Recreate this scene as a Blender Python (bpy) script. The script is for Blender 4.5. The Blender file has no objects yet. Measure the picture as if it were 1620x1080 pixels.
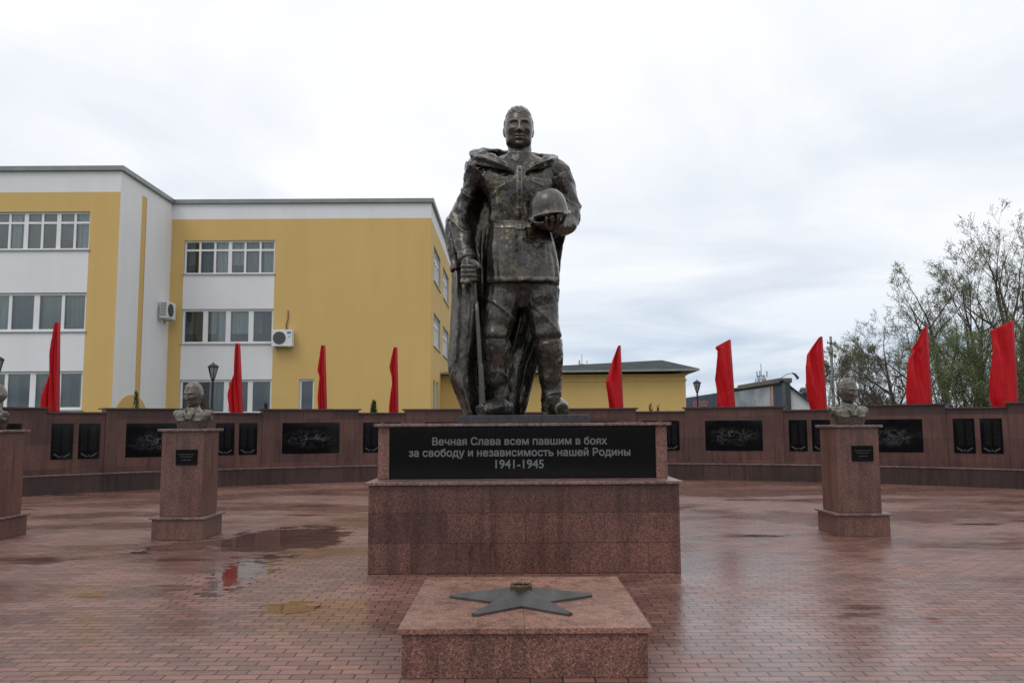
import bpy, bmesh, math, random
import numpy as np
from mathutils import Vector, Matrix
from mathutils.bvhtree import BVHTree

random.seed(7); np.random.seed(7)
sc = bpy.context.scene
COL = sc.collection

# ------------------------------------------------------------------ camera, world, sun, exposure
F_PX, PITCH, ROLL, EYE = 1310.0, math.atan(132 / 1310), math.radians(-0.33), 1.6
cam = bpy.data.cameras.new('camera'); cam_o = bpy.data.objects.new('camera', cam); COL.objects.link(cam_o)
cam.sensor_width = 36; cam.lens = F_PX / 1620 * 36; cam.clip_start = 0.1; cam.clip_end = 2000
CM = Matrix.Rotation(math.pi / 2 + PITCH, 3, 'X') @ Matrix.Rotation(ROLL, 3, 'Z')
cam_o.matrix_world = Matrix.Translation((0, 0, EYE)) @ CM.to_4x4()
sc.camera = cam_o

SUN_EL, SUN_AZ = math.radians(52), math.radians(215)      # behind the camera, a little to the left
w = bpy.data.worlds.new('World'); sc.world = w; w.use_nodes = True
nt = w.node_tree; N = nt.nodes; L = nt.links; N.clear()
def wn(t, **k):
    n = N.new(t)
    for a, b in k.items(): setattr(n, a, b)
    return n
out = wn('ShaderNodeOutputWorld'); bg = wn('ShaderNodeBackground'); bg.inputs['Strength'].default_value = 0.1
L.new(bg.outputs[0], out.inputs[0])
sky = wn('ShaderNodeTexSky', sky_type='NISHITA', sun_disc=False, sun_elevation=SUN_EL, sun_rotation=SUN_AZ)
tc = wn('ShaderNodeTexCoord'); sep = wn('ShaderNodeSeparateXYZ'); L.new(tc.outputs['Generated'], sep.inputs[0])
ramp = wn('ShaderNodeValToRGB'); L.new(sep.outputs['Z'], ramp.inputs[0])
e = ramp.color_ramp.elements
e[0].position = 0.0; e[0].color = (0.48, 0.58, 0.71, 1)
e[1].position = 0.9; e[1].color = (1.05, 1.05, 1.05, 1)
for p, c in ((0.09, (0.585, 0.675, 0.79, 1)), (0.17, (0.79, 0.82, 0.88, 1)), (0.27, (0.91, 0.92, 0.95, 1)), (0.42, (0.985, 0.985, 1.0, 1))):
    el = e.new(p); el.color = c
# cloud layer: direction projected on a high flat deck, so bands get thinner towards the horizon
add = wn('ShaderNodeMath', operation='ADD'); L.new(sep.outputs['Z'], add.inputs[0]); add.inputs[1].default_value = 0.12
dx = wn('ShaderNodeMath', operation='DIVIDE'); L.new(sep.outputs['X'], dx.inputs[0]); L.new(add.outputs[0], dx.inputs[1])
dy = wn('ShaderNodeMath', operation='DIVIDE'); L.new(sep.outputs['Y'], dy.inputs[0]); L.new(add.outputs[0], dy.inputs[1])
cmb = wn('ShaderNodeCombineXYZ'); L.new(dx.outputs[0], cmb.inputs[0]); L.new(dy.outputs[0], cmb.inputs[1])
nz = wn('ShaderNodeTexNoise'); nz.inputs['Scale'].default_value = 0.85; nz.inputs['Detail'].default_value = 5; nz.inputs['Roughness'].default_value = 0.52
nz.inputs['Distortion'].default_value = 0.5
L.new(cmb.outputs[0], nz.inputs['Vector'])
cr = wn('ShaderNodeValToRGB'); L.new(nz.outputs['Fac'], cr.inputs[0])
cr.color_ramp.elements[0].position = 0.34; cr.color_ramp.elements[0].color = (0, 0, 0, 1)
cr.color_ramp.elements[1].position = 0.58; cr.color_ramp.elements[1].color = (1, 1, 1, 1)
cs = wn('ShaderNodeMix', data_type='RGBA'); L.new(cr.outputs[0], cs.inputs[0])
dark = wn('ShaderNodeMix', data_type='RGBA', blend_type='MULTIPLY'); dark.inputs[0].default_value = 1
L.new(ramp.outputs[0], dark.inputs[6]); dark.inputs[7].default_value = (0.80, 0.835, 0.875, 1); L.new(dark.outputs[2], cs.inputs[6])
lite = wn('ShaderNodeMix', data_type='RGBA', blend_type='SCREEN'); lite.inputs[0].default_value = 0.8
L.new(ramp.outputs[0], lite.inputs[6]); lite.inputs[7].default_value = (0.42, 0.40, 0.37, 1)
L.new(lite.outputs[2], cs.inputs[7])
sc10 = wn('ShaderNodeMix', data_type='RGBA', blend_type='MULTIPLY'); sc10.inputs[0].default_value = 1
L.new(cs.outputs[2], sc10.inputs[6]); sc10.inputs[7].default_value = (10, 10, 10, 1)
mx = wn('ShaderNodeMix', data_type='RGBA'); mx.inputs[0].default_value = 0.92
L.new(sky.outputs[0], mx.inputs[6]); L.new(sc10.outputs[2], mx.inputs[7]); L.new(mx.outputs[2], bg.inputs['Color'])

sun = bpy.data.lights.new('sun', 'SUN'); sun.energy = 0.5; sun.angle = math.radians(25); sun.color = (1, 0.96, 0.9)
sun_o = bpy.data.objects.new('sun', sun); COL.objects.link(sun_o)
sd = Vector((math.sin(SUN_AZ) * math.cos(SUN_EL), math.cos(SUN_AZ) * math.cos(SUN_EL), math.sin(SUN_EL)))
sun_o.rotation_euler = sd.to_track_quat('Z', 'Y').to_euler(); sun_o.location = (-20, -30, 40)
sc.view_settings.view_transform = 'Standard'; sc.view_settings.look = 'None'
sc.view_settings.exposure = 0.2; sc.view_settings.gamma = 1

# ------------------------------------------------------------------ helpers
def at(px, py, Y):                                 # photograph measurement -> metres on the plane at depth Y
    d = CM @ Vector(((px - 810) / F_PX, -(py - 540) / F_PX, -1)); t = Y / d.y
    return Vector((d.x * t, Y, EYE + d.z * t))
def on_ground(px, py, Z=0.0):
    d = CM @ Vector(((px - 810) / F_PX, -(py - 540) / F_PX, -1)); t = (Z - EYE) / d.z
    return Vector((d.x * t, d.y * t, Z))

def tag(o, label=None, cat=None, group=None, kind=None):
    if label: o['label'] = label
    if cat: o['category'] = cat
    if group: o['group'] = group
    if kind: o['kind'] = kind
    return o
def empty(name, loc, label, cat, group=None):
    o = bpy.data.objects.new(name, None); COL.objects.link(o); o.location = loc
    o.empty_display_size = 0.2
    return tag(o, label, cat, group)
def link(name, me, mats, parent=None, smooth=False):
    o = bpy.data.objects.new(name, me); COL.objects.link(o)
    for m in (mats if isinstance(mats, (list, tuple)) else [mats]): me.materials.append(m)
    if smooth: me.shade_smooth()
    if parent: o.parent = parent
    return o
class MB:                                          # collects vertices and faces for ONE mesh
    def __init__(s): s.v = []; s.f = []; s.m = []
    def face(s, pts, m=0):
        i = len(s.v); s.v += [tuple(p) for p in pts]; s.f.append(tuple(range(i, i + len(pts)))); s.m.append(m)
    def box(s, x0, x1, y0, y1, z0, z1, m=0, T=None):
        P = [(x, y, z) for z in (z0, z1) for y in (y0, y1) for x in (x0, x1)]
        if T: P = [tuple(T(*p)) for p in P]
        i = len(s.v); s.v += P
        for q in ((0, 2, 3, 1), (4, 5, 7, 6), (0, 1, 5, 4), (2, 6, 7, 3), (0, 4, 6, 2), (1, 3, 7, 5)):
            s.f.append(tuple(i + k for k in q)); s.m.append(m)
    def loft(s, rings, m=0, caps=True):            # rings: equal-length point lists, closed loops
        n = len(rings[0]); i = len(s.v)
        for r in rings: s.v += [tuple(p) for p in r]
        for a in range(len(rings) - 1):
            for k in range(n):
                s.f.append((i + a * n + k, i + a * n + (k + 1) % n, i + (a + 1) * n + (k + 1) % n, i + (a + 1) * n + k)); s.m.append(m)
        if caps:
            s.f.append(tuple(i + k for k in reversed(range(n)))); s.m.append(m)
            b = i + (len(rings) - 1) * n
            s.f.append(tuple(b + k for k in range(n))); s.m.append(m)
    def tube(s, pts, rad, n=12, m=0, flat=None):
        pts = [Vector(p) for p in pts]; rings = []
        up = Vector((0.13, 0.21, 1)).normalized(); X = None
        for k, p in enumerate(pts):
            t = (pts[min(k + 1, len(pts) - 1)] - pts[max(k - 1, 0)])
            t = t.normalized() if t.length > 1e-9 else Vector((0, 0, 1))
            if X is None:
                X = t.cross(up);
                if X.length < 0.05: X = t.cross(Vector((1, 0, 0)))
            X = (X - t * X.dot(t)).normalized(); Y = t.cross(X)
            r = rad[k] if isinstance(rad, (list, tuple)) else rad
            rings.append([p + X * (math.cos(a) * r) + Y * (math.sin(a) * r) for a in (2 * math.pi * q / n for q in range(n))])
        s.loft(rings, m)
    def grid(s, P, m=0):                           # P[i][j]
        i0 = len(s.v); a, b = len(P), len(P[0])
        for r in P: s.v += [tuple(p) for p in r]
        for i in range(a - 1):
            for j in range(b - 1):
                s.f.append((i0 + i * b + j, i0 + i * b + j + 1, i0 + (i + 1) * b + j + 1, i0 + (i + 1) * b + j)); s.m.append(m)
    def mesh(s, name='m'):
        me = bpy.data.meshes.new(name); me.from_pydata(s.v, [], s.f)
        me.polygons.foreach_set('material_index', s.m); me.update(); return me
    def build(s, name, mats, parent=None, smooth=False, bevel=0, seg=2, recalc=True):
        me = s.mesh(name)
        if bevel or recalc:
            bm = bmesh.new(); bm.from_mesh(me)
            if recalc:
                bmesh.ops.remove_doubles(bm, verts=bm.verts, dist=1e-5)
                bmesh.ops.recalc_face_normals(bm, faces=bm.faces)
            if bevel:
                ed = [x for x in bm.edges if len(x.link_faces) == 2 and x.calc_face_angle(0) > 0.6]
                bmesh.ops.bevel(bm, geom=ed, offset=bevel, segments=seg, affect='EDGES', profile=0.5)
            bm.to_mesh(me); bm.free()
        return link(name, me, mats, parent, smooth)
def boxpart(name, b, mat, parent, bevel=0.0):
    q = MB(); q.box(*b); return q.build(name, mat, parent, bevel=bevel)
def apply_mods(o):
    dg = bpy.context.evaluated_depsgraph_get(); dg.update()
    me = bpy.data.meshes.new_from_object(o.evaluated_get(dg)); old = o.data
    o.modifiers.clear(); o.data = me; bpy.data.meshes.remove(old)
    return me
def get_co(me):
    a = np.empty(len(me.vertices) * 3); me.vertices.foreach_get('co', a); return a.reshape(-1, 3)
def get_no(me):
    a = np.empty(len(me.vertices) * 3); me.vertices.foreach_get('normal', a); return a.reshape(-1, 3)
def set_co(me, a): me.vertices.foreach_set('co', a.ravel()); me.update()
def gs(x, s): return np.exp(-(x / s) ** 2)
def sst(a, b, x): t = np.clip((x - a) / (b - a), 0, 1); return t * t * (3 - 2 * t)

# ------------------------------------------------------------------ materials
class Mat:
    def __init__(s, name):
        s.m = bpy.data.materials.new(name); s.m.use_nodes = True; s.n = s.m.node_tree.nodes; s.l = s.m.node_tree.links
        s.b = s.n['Principled BSDF']; s.tc = None
    def node(s, t, ins=None, **k):
        n = s.n.new(t)
        for a, b in k.items(): setattr(n, a, b)
        for a, b in (ins or {}).items(): s.set(n.inputs[a], b)
        return n
    def set(s, sock, v):
        if hasattr(v, 'node') and hasattr(v, 'is_linked'): s.l.new(v, sock)
        else: sock.default_value = v
    def co(s, kind='Object'):
        if not s.tc: s.tc = s.n.new('ShaderNodeTexCoord')
        return s.tc.outputs[kind]
    def pos(s): return s.node('ShaderNodeNewGeometry').outputs['Position']
    def map(s, v, scale=(1, 1, 1), loc=(0, 0, 0), rot=(0, 0, 0)):
        return s.node('ShaderNodeMapping', {'Vector': v, 'Scale': scale, 'Location': loc, 'Rotation': rot}).outputs[0]
    def noise(s, v, scale, detail=3, rough=0.5, dist=0.0):
        return s.node('ShaderNodeTexNoise', {'Vector': v, 'Scale': scale, 'Detail': detail, 'Roughness': rough, 'Distortion': dist}).outputs['Fac']
    def ramp(s, f, stops):
        n = s.node('ShaderNodeValToRGB', {'Fac': f}); e = n.color_ramp.elements
        def c4(c): return (c, c, c, 1) if isinstance(c, (int, float)) else (*c, 1)
        e[0].position, e[0].color = stops[0][0], c4(stops[0][1]); e[1].position, e[1].color = stops[-1][0], c4(stops[-1][1])
        for p, c in stops[1:-1]: x = e.new(p); x.color = c4(c)
        return n.outputs[0]
    def mix(s, f, a, b, blend='MIX'):
        def c4(c): return (*c, 1) if isinstance(c, tuple) and len(c) == 3 else c
        return s.node('ShaderNodeMix', {0: f, 6: c4(a), 7: c4(b)}, data_type='RGBA', blend_type=blend).outputs[2]
    def math(s, op, a, b=0.0, clamp=False):
        return s.node('ShaderNodeMath', {0: a, 1: b}, operation=op, use_clamp=clamp).outputs[0]
    def bump(s, h, strength=0.3, dist=0.02, normal=None):
        ins = {'Height': h, 'Strength': strength, 'Distance': dist}
        if normal: ins['Normal'] = normal
        return s.node('ShaderNodeBump', ins).outputs[0]
    def P(s, **k):
        for a, v in k.items():
            nm = {'color': 'Base Color', 'rough': 'Roughness', 'metal': 'Metallic', 'normal': 'Normal', 'spec': 'Specular IOR Level', 'coat': 'Coat Weight'}[a]
            if nm == 'Base Color' and isinstance(v, tuple) and len(v) == 3: v = (*v, 1)
            s.set(s.b.inputs[nm], v)
        return s

def plain(name, c, rough=0.6, metal=0.0, var=0.12, scale=6.0, bumpiness=0.0, spec=0.5):
    k = Mat(name); n = k.noise(k.co(), scale, 4, 0.6)
    f = k.ramp(n, [(0.3, 1 - var), (0.7, 1 + var * 0.3)])
    k.P(color=k.mix(1.0, c, f, 'MULTIPLY'), rough=rough, metal=metal, spec=spec)
    if bumpiness: k.P(normal=k.bump(k.noise(k.co(), scale * 8, 4), bumpiness, 0.01))
    return k.m

def granite(name, dark, mid, light, rough=0.22, scale=60.0, tone=0.25, slab=None, joint=0.006, axes='xz', wet=0.3):
    k = Mat(name); co = k.co()
    vor = k.node('ShaderNodeTexVoronoi', {'Vector': co, 'Scale': scale}, feature='F1')
    sp = k.node('ShaderNodeSeparateColor', {0: vor.outputs['Color']}).outputs[0]
    col = k.ramp(sp, [(0.0, dark), (0.22, dark), (0.40, mid), (0.72, mid), (1.0, light)])
    fine = k.noise(co, scale * 2.2, 2, 0.6)
    col = k.mix(k.ramp(fine, [(0.42, 0.0), (0.6, 0.35)]), col, mid)
    big = k.noise(co, 1.1, 4, 0.6)
    col = k.mix(1.0, col, k.ramp(big, [(0.3, 1 - tone), (0.7, 1.0 + tone * 0.35)]), 'MULTIPLY')
    # rain streaks: darker wet runs down the face
    st = k.noise(k.map(co, (5, 5, 0.5)), 1.6, 4, 0.6)
    wetm = k.ramp(st, [(0.46, 0.0), (0.62, 1.0)])
    col = k.mix(1.0, col, k.ramp(wetm, [(0, 1.0), (1, 1 - wet)]), 'MULTIPLY')
    rgh = k.ramp(wetm, [(0, rough + 0.10), (1, rough)])
    if slab:
        v = k.node('ShaderNodeSeparateXYZ', {0: co})
        u = {'xz': k.math('ADD', v.outputs[0], k.math('MULTIPLY', v.outputs[1], 1.0))}.get(axes) if axes == 'xz' else v.outputs[0]
        vv = k.node('ShaderNodeCombineXYZ', {0: u, 1: v.outputs[2]}).outputs[0]
        br = k.node('ShaderNodeTexBrick', {'Vector': vv, 'Scale': 1.0, 'Mortar Size': joint, 'Mortar Smooth': 0.3, 'Bias': 0.0, 'Brick Width': slab[0], 'Row Height': slab[1],
                    'Color1': (1, 1, 1, 1), 'Color2': (0.54, 0.52, 0.53, 1), 'Mortar': (0.5, 0.45, 0.45, 1)}, offset=0.45)
        col = k.mix(1.0, col, br.outputs['Color'], 'MULTIPLY')
    k.P(color=col, rough=rgh, spec=0.5, normal=k.bump(k.noise(co, 9.0, 3), 0.05, 0.01))
    return k.m

M = {}
M['granite_red'] = granite('red_granite', (0.062, 0.029, 0.024), (0.180, 0.072, 0.053), (0.30, 0.15, 0.11), 0.32, 95, 0.4, slab=(0.86, 0.325))
M['granite_flame'] = granite('speckled_red_granite', (0.07, 0.035, 0.03), (0.215, 0.095, 0.072), (0.40, 0.23, 0.175), 0.34, 115, 0.3)
M['granite_top'] = granite('wet_red_granite_top', (0.12, 0.06, 0.046), (0.29, 0.138, 0.095), (0.42, 0.24, 0.175), 0.36, 120, 0.3)
M['granite_wall'] = granite('brown_granite', (0.092, 0.039, 0.030), (0.120, 0.050, 0.038), (0.155, 0.070, 0.054), 0.34, 60, 0.25, slab=(1.1, 0.6), joint=0.004)
M['granite_base'] = granite('dark_brown_granite', (0.05, 0.026, 0.023), (0.068, 0.034, 0.029), (0.09, 0.048, 0.041), 0.28, 60, 0.25, slab=(0.9, 0.6), joint=0.004)
M['granite_ped'] = granite('pedestal_granite', (0.10, 0.048, 0.037), (0.175, 0.080, 0.060), (0.24, 0.125, 0.095), 0.30, 75, 0.3)
M['granite_cap'] = granite('granite_cap', (0.09, 0.055, 0.05), (0.21, 0.125, 0.11), (0.30, 0.2, 0.175), 0.30, 60, 0.2)
M['coping'] = granite('dark_coping', (0.035, 0.022, 0.02), (0.075, 0.042, 0.038), (0.11, 0.07, 0.062), 0.42, 50, 0.2)
M['slab_grey'] = granite('grey_base_slab', (0.022, 0.021, 0.023), (0.038, 0.037, 0.041), (0.06, 0.058, 0.062), 0.28, 60, 0.2)

def black_granite(name, etched=None, seed=0.0):
    k = Mat(name); co = k.co()
    col = k.mix(k.ramp(k.noise(co, 180, 2), [(0.5, 0.0), (0.7, 1.0)]), (0.004, 0.004, 0.005), (0.009, 0.009, 0.011))
    if etched == 'scene':                # greyish engraved figures fading into black towards the rim of the panel
        v = k.co('Generated'); s = k.node('ShaderNodeSeparateXYZ', {0: v})
        dx_ = k.math('MULTIPLY', k.math('SUBTRACT', s.outputs[0], 0.5), 2.3)
        dz_ = k.math('MULTIPLY', k.math('SUBTRACT', s.outputs[2], 0.48), 2.7)
        d = k.math('SQRT', k.math('ADD', k.math('MULTIPLY', dx_, dx_), k.math('MULTIPLY', dz_, dz_)))
        fade = k.ramp(d, [(0.1, 1.0), (0.95, 0.0)])
        n1 = k.noise(k.map(v, (5, 5, 3.2), (seed, seed * 2, seed)), 1.6, 8, 0.68, 1.3)
        n2 = k.noise(k.map(v, (2, 2, 9), (seed, 0, seed)), 1.5, 5, 0.6)
        f = k.math('MULTIPLY', k.ramp(n1, [(0.50, 0.0), (0.60, 0.45), (0.78, 1.0)]), fade)
        f2 = k.math('MULTIPLY', k.ramp(n2, [(0.45, 0.0), (0.75, 0.22)]), fade)
        col = k.mix(k.math('ADD', f, f2, True), col, (0.15, 0.155, 0.16))
    if etched == 'names':                # two faint columns of engraved names
        v = k.co('Generated'); s = k.node('ShaderNodeSeparateXYZ', {0: v})
        rows = k.node('ShaderNodeTexWave', {'Vector': k.map(v, (0, 0, 1)), 'Scale': 9.0}, wave_type='BANDS', bands_direction='Z').outputs['Fac']
        jag = k.noise(k.map(v, (60, 60, 28)), 1.0, 2, 0.6)
        side = k.math('ABSOLUTE', k.math('SUBTRACT', s.outputs[0], 0.5))
        inside = k.math('MULTIPLY', k.ramp(side, [(0.04, 0.0), (0.07, 1.0), (0.30, 1.0), (0.36, 0.0)]),
                        k.ramp(s.outputs[2], [(0.20, 0.0), (0.24, 1.0), (0.90, 1.0), (0.93, 0.0)]))
        f = k.math('MULTIPLY', k.math('MULTIPLY', k.ramp(rows, [(0.45, 0), (0.6, 1)]), k.ramp(jag, [(0.42, 0), (0.6, 0.17)])), inside)
        col = k.mix(f, col, (0.17, 0.175, 0.18))
    k.P(color=col, rough=0.07, spec=0.22)
    return k.m
M['black'] = black_granite('polished_black_granite')
M['names'] = black_granite('engraved_name_granite', 'names')
M['letter'] = plain('grey_engraved_letters', (0.135, 0.135, 0.145), 0.55, 0, 0.1, 30)
M['etch'] = plain('faint_engraved_lines', (0.046, 0.048, 0.052), 0.6, 0, 0.1, 30)

def bronze(name, dark, mid, hi, rough=0.36, streak=0.5, pale=(0.24, 0.225, 0.19), patina=.65, bumpy=.35, pits=.35):
    k = Mat(name); co = k.co()
    n = k.noise(co, 2.6, 8, 0.68, 0.5)
    col = k.ramp(n, [(0.36, dark), (0.50, mid), (0.66, hi)])
    pat = k.noise(k.map(co, (1, 1, 0.6), (3, 1, 7)), 3.6, 7, 0.72)
    col = k.mix(k.ramp(pat, [(0.54, 0.0), (0.66, patina)]), col, (0.15, 0.112, 0.055))     # ochre-green patina blotches
    pit = k.noise(co, 22, 5, 0.7)
    col = k.mix(1.0, col, k.ramp(pit, [(0.36, pits), (0.58, 1.15)]), 'MULTIPLY')
    st = k.noise(k.map(co, (10, 10, 0.9), (5, 2, 0)), 1.5, 6, 0.7)
    st2 = k.noise(k.map(co, (3, 3, 1.2), (1, 8, 2)), 1.6, 4, 0.6)
    run = k.math('MULTIPLY', k.ramp(st, [(0.575, 0.0), (0.66, streak)]), k.ramp(st2, [(0.42, 0.1), (0.60, 1.0)]))
    col = k.mix(run, col, pale)                                                            # pale rain runs
    spot = k.noise(k.map(co, (1, 1, 0.55), (7, 7, 1)), 34, 3, 0.6)
    col = k.mix(k.math('MULTIPLY', k.ramp(spot, [(0.66, 0.0), (0.72, 0.8)]), k.ramp(st2, [(0.45, 0.0), (0.6, 1.0)])), col, pale)
    geo = k.node('ShaderNodeNewGeometry').outputs['Pointiness']
    col = k.mix(k.ramp(geo, [(0.51, 0.0), (0.58, 0.55)]), col, pale)                      # rubbed ridges
    rg = k.ramp(k.noise(co, 7, 5, 0.65), [(0.35, rough - 0.13), (0.7, rough + 0.10)])
    hb = k.noise(co, 13, 6, 0.65)
    k.P(color=col, rough=rg, metal=0.55, coat=0.35, normal=k.bump(hb, bumpy, 0.02)); k.b.inputs['Coat Roughness'].default_value = 0.16
    return k.m
M['bronze'] = bronze('dark_bronze', (0.019, 0.017, 0.015), (0.043, 0.038, 0.032), (0.100, 0.088, 0.070), 0.27, 0.9)
M['bronze_bust'] = bronze('grey_bronze', (0.075, 0.065, 0.053), (0.115, 0.10, 0.082), (0.165, 0.145, 0.12), 0.42, 0.25, patina=.2, bumpy=.10, pits=.7)
M['bronze_face'] = bronze('dark_bronze_face', (0.036, 0.030, 0.024), (0.068, 0.058, 0.046), (0.11, 0.094, 0.073), 0.30, 0.35, patina=.12, bumpy=.10, pits=.7)
M['bronze_star'] = plain('star_metal', (0.082, 0.078, 0.076), 0.40, 0.45, 0.4, 7, 0.15)
M['brass_ring'] = plain('ring_metal', (0.12, 0.085, 0.055), 0.35, 0.7, 0.4, 12, 0.1)

# wet brick paving
def paving():
    k = Mat('wet_red_brick_paving'); p = k.pos()
    wob = k.noise(p, 0.35, 3); 
    br = k.node('ShaderNodeTexBrick', {'Vector': p, 'Scale': 1.0, 'Mortar Size': 0.0065, 'Mortar Smooth': 0.3, 'Bias': -0.1, 'Brick Width': 0.205, 'Row Height': 0.103,
                'Color1': (0.270, 0.130, 0.101, 1), 'Color2': (0.148, 0.072, 0.057, 1), 'Mortar': (0.03, 0.019, 0.016, 1)}, offset=0.5)
    n_s = k.noise(p, 30, 4, 0.65)
    col = k.mix(1.0, br.outputs['Color'], k.ramp(n_s, [(0.25, 0.72), (0.75, 1.2)]), 'MULTIPLY')
    n_b = k.noise(p, 0.5, 5, 0.6)
    col = k.mix(1.0, col, k.ramp(n_b, [(0.34, 0.76), (0.52, 0.97), (0.7, 1.12)]), 'MULTIPLY')
    sand = k.noise(p, 1.3, 5, 0.7)                                               # pale sand left between the bricks
    col = k.mix(k.ramp(sand, [(0.60, 0.0), (0.78, 0.30)]), col, (0.20, 0.155, 0.13))
    # hollows: stretched noise + the large standing puddles
    warp = k.noise(p, 1.6, 4, 0.6)
    hollow = k.ramp(k.noise(k.map(p, (0.45, 1.0, 1), (2.3, 7.1, 0)), 0.9, 4, 0.55), [(0.615, 0.0), (0.68, 1.0)])
    sp = k.node('ShaderNodeSeparateXYZ', {0: p}); tot = hollow
    fineb = k.math('ADD', k.math('MULTIPLY', k.math('SUBTRACT', k.node('ShaderNodeSeparateColor', {0: br.outputs['Color']}).outputs[0], 0.22), 7.0), k.math('MULTIPLY', br.outputs['Fac'], 0.3))
    for pi_, (px, py, rx, ry) in enumerate(PUDDLES):
        ax = k.math('DIVIDE', k.math('SUBTRACT', sp.outputs[0], px), rx); ay = k.math('DIVIDE', k.math('SUBTRACT', sp.outputs[1], py), ry)
        d = k.math('ADD', k.math('SQRT', k.math('ADD', k.math('MULTIPLY', ax, ax), k.math('MULTIPLY', ay, ay))), k.math('MULTIPLY', k.math('SUBTRACT', warp, 0.5), 1.6 if pi_ == 0 else 2.2))
        d = k.math('ADD', d, k.math('MULTIPLY', fineb, 0.10 if pi_ == 0 else 0.85))
        tot = k.math('MAXIMUM', tot, k.ramp(d, [(0.84, 1.0), (1.0, 0.0)]))
    wet = k.noise(k.map(p, (0.6, 1, 1), (9, 3, 0)), 0.55, 4, 0.6)
    film = k.ramp(wet, [(0.40, 0.0), (0.56, 1.0)]); col = k.mix(1.0, col, k.ramp(film, [(0, 1.05), (1, 0.90)]), 'MULTIPLY')
    rg = k.mix(film, k.node('ShaderNodeCombineColor', {0: 0.50, 1: 0.50, 2: 0.50}).outputs[0], k.node('ShaderNodeCombineColor', {0: 0.23, 1: 0.23, 2: 0.23}).outputs[0])
    rg = k.mix(tot, rg, (0.035, 0.035, 0.035))
    col = k.mix(1.0, col, k.ramp(tot, [(0, 1.0), (1, 0.62)]), 'MULTIPLY')
    h = k.math('ADD', k.math('MULTIPLY', br.outputs['Fac'], -1.0), k.math('MULTIPLY', n_s, 0.35))
    tilt = k.node('ShaderNodeSeparateColor', {0: br.outputs['Color']}).outputs[0]
    h = k.math('ADD', h, k.math('MULTIPLY', tilt, 3.0))
    h = k.math('MULTIPLY', h, k.math('SUBTRACT', 1.0, k.math('MULTIPLY', tot, 0.93)))
    nm = k.bump(h, 0.55, 0.006)
    nm = k.bump(k.noise(p, 2.2, 3), 0.10, 0.03, nm)
    k.P(color=col, rough=rg, normal=nm, spec=0.5)
    return k.m

def stucco(name, c, var=0.08):
    k = Mat(name); p = k.pos()
    n = k.noise(p, 0.5, 6, 0.65); s = k.noise(k.map(p, (1.5, 1.5, 0.12)), 1.0, 5, 0.65)
    f = k.math('MULTIPLY', k.ramp(n, [(0.3, 1 - var), (0.7, 1.02)]), k.ramp(s, [(0.35, 1 - var), (0.65, 1.02)]))
    k.P(color=k.mix(1.0, c, f, 'MULTIPLY'), rough=0.85, spec=0.25, normal=k.bump(k.noise(p, 60, 3), 0.12, 0.01)); return k.m
M['yellow'] = stucco('yellow_stucco', (0.63, 0.43, 0.165), 0.03)
M['white'] = stucco('white_stucco', (0.76, 0.765, 0.79), 0.03)
M['orange_edge'] = stucco('orange_edge', (0.55, 0.30, 0.16))
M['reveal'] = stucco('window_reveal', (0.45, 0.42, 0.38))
M['metal_roof'] = plain('grey_green_roof_metal', (0.23, 0.25, 0.245), 0.42, 0.3, 0.2, 2.0)
M['roof_dark'] = plain('dark_roof_sheet', (0.055, 0.064, 0.066), 0.85, 0.0, 0.4, 1.2, 0, 0.15)
M['soffit'] = plain('grey_soffit', (0.30, 0.31, 0.30), 0.6, 0.1, 0.2, 2)
M['frame'] = plain('white_window_frame', (0.78, 0.78, 0.79), 0.4, 0, 0.06, 3)
M['sill'] = plain('grey_sill', (0.42, 0.42, 0.43), 0.4, 0.3, 0.1, 3)
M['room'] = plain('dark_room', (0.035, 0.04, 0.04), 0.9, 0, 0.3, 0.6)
def curtain_mat(name, c):
    k = Mat(name); p = k.pos()
    wv = k.noise(k.map(p, (9, 9, 0.15)), 1.0, 3, 0.6)
    k.P(color=k.mix(1.0, c, k.ramp(wv, [(0.3, 0.45), (0.7, 1.1)]), 'MULTIPLY'), rough=0.9); return k.m
M['curtain'] = curtain_mat('pale_curtain', (0.60, 0.62, 0.63))
M['curtain_warm'] = curtain_mat('cream_curtain', (0.50, 0.47, 0.40)); M['curtain_grey'] = curtain_mat('grey_curtain', (0.36, 0.39, 0.42))
M['curtain_dim'] = curtain_mat('dim_curtain', (0.20, 0.205, 0.18))
k = Mat('window_glass')
fr = k.node('ShaderNodeFresnel', {'IOR': 1.45}).outputs[0]
g = k.node('ShaderNodeBsdfGlossy', {'Roughness': 0.03, 'Color': (0.95, 0.97, 1, 1)}); t = k.node('ShaderNodeBsdfTransparent', {'Color': (0.80, 0.85, 0.84, 1)})
fac = k.math('ADD', k.math('MULTIPLY', fr, 1.9), 0.0)
ms = k.node('ShaderNodeMixShader', {0: fac, 1: t.outputs[0], 2: g.outputs[0]}); k.l.new(ms.outputs[0], k.n['Material Output'].inputs[0])
M['glass'] = k.m

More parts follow.
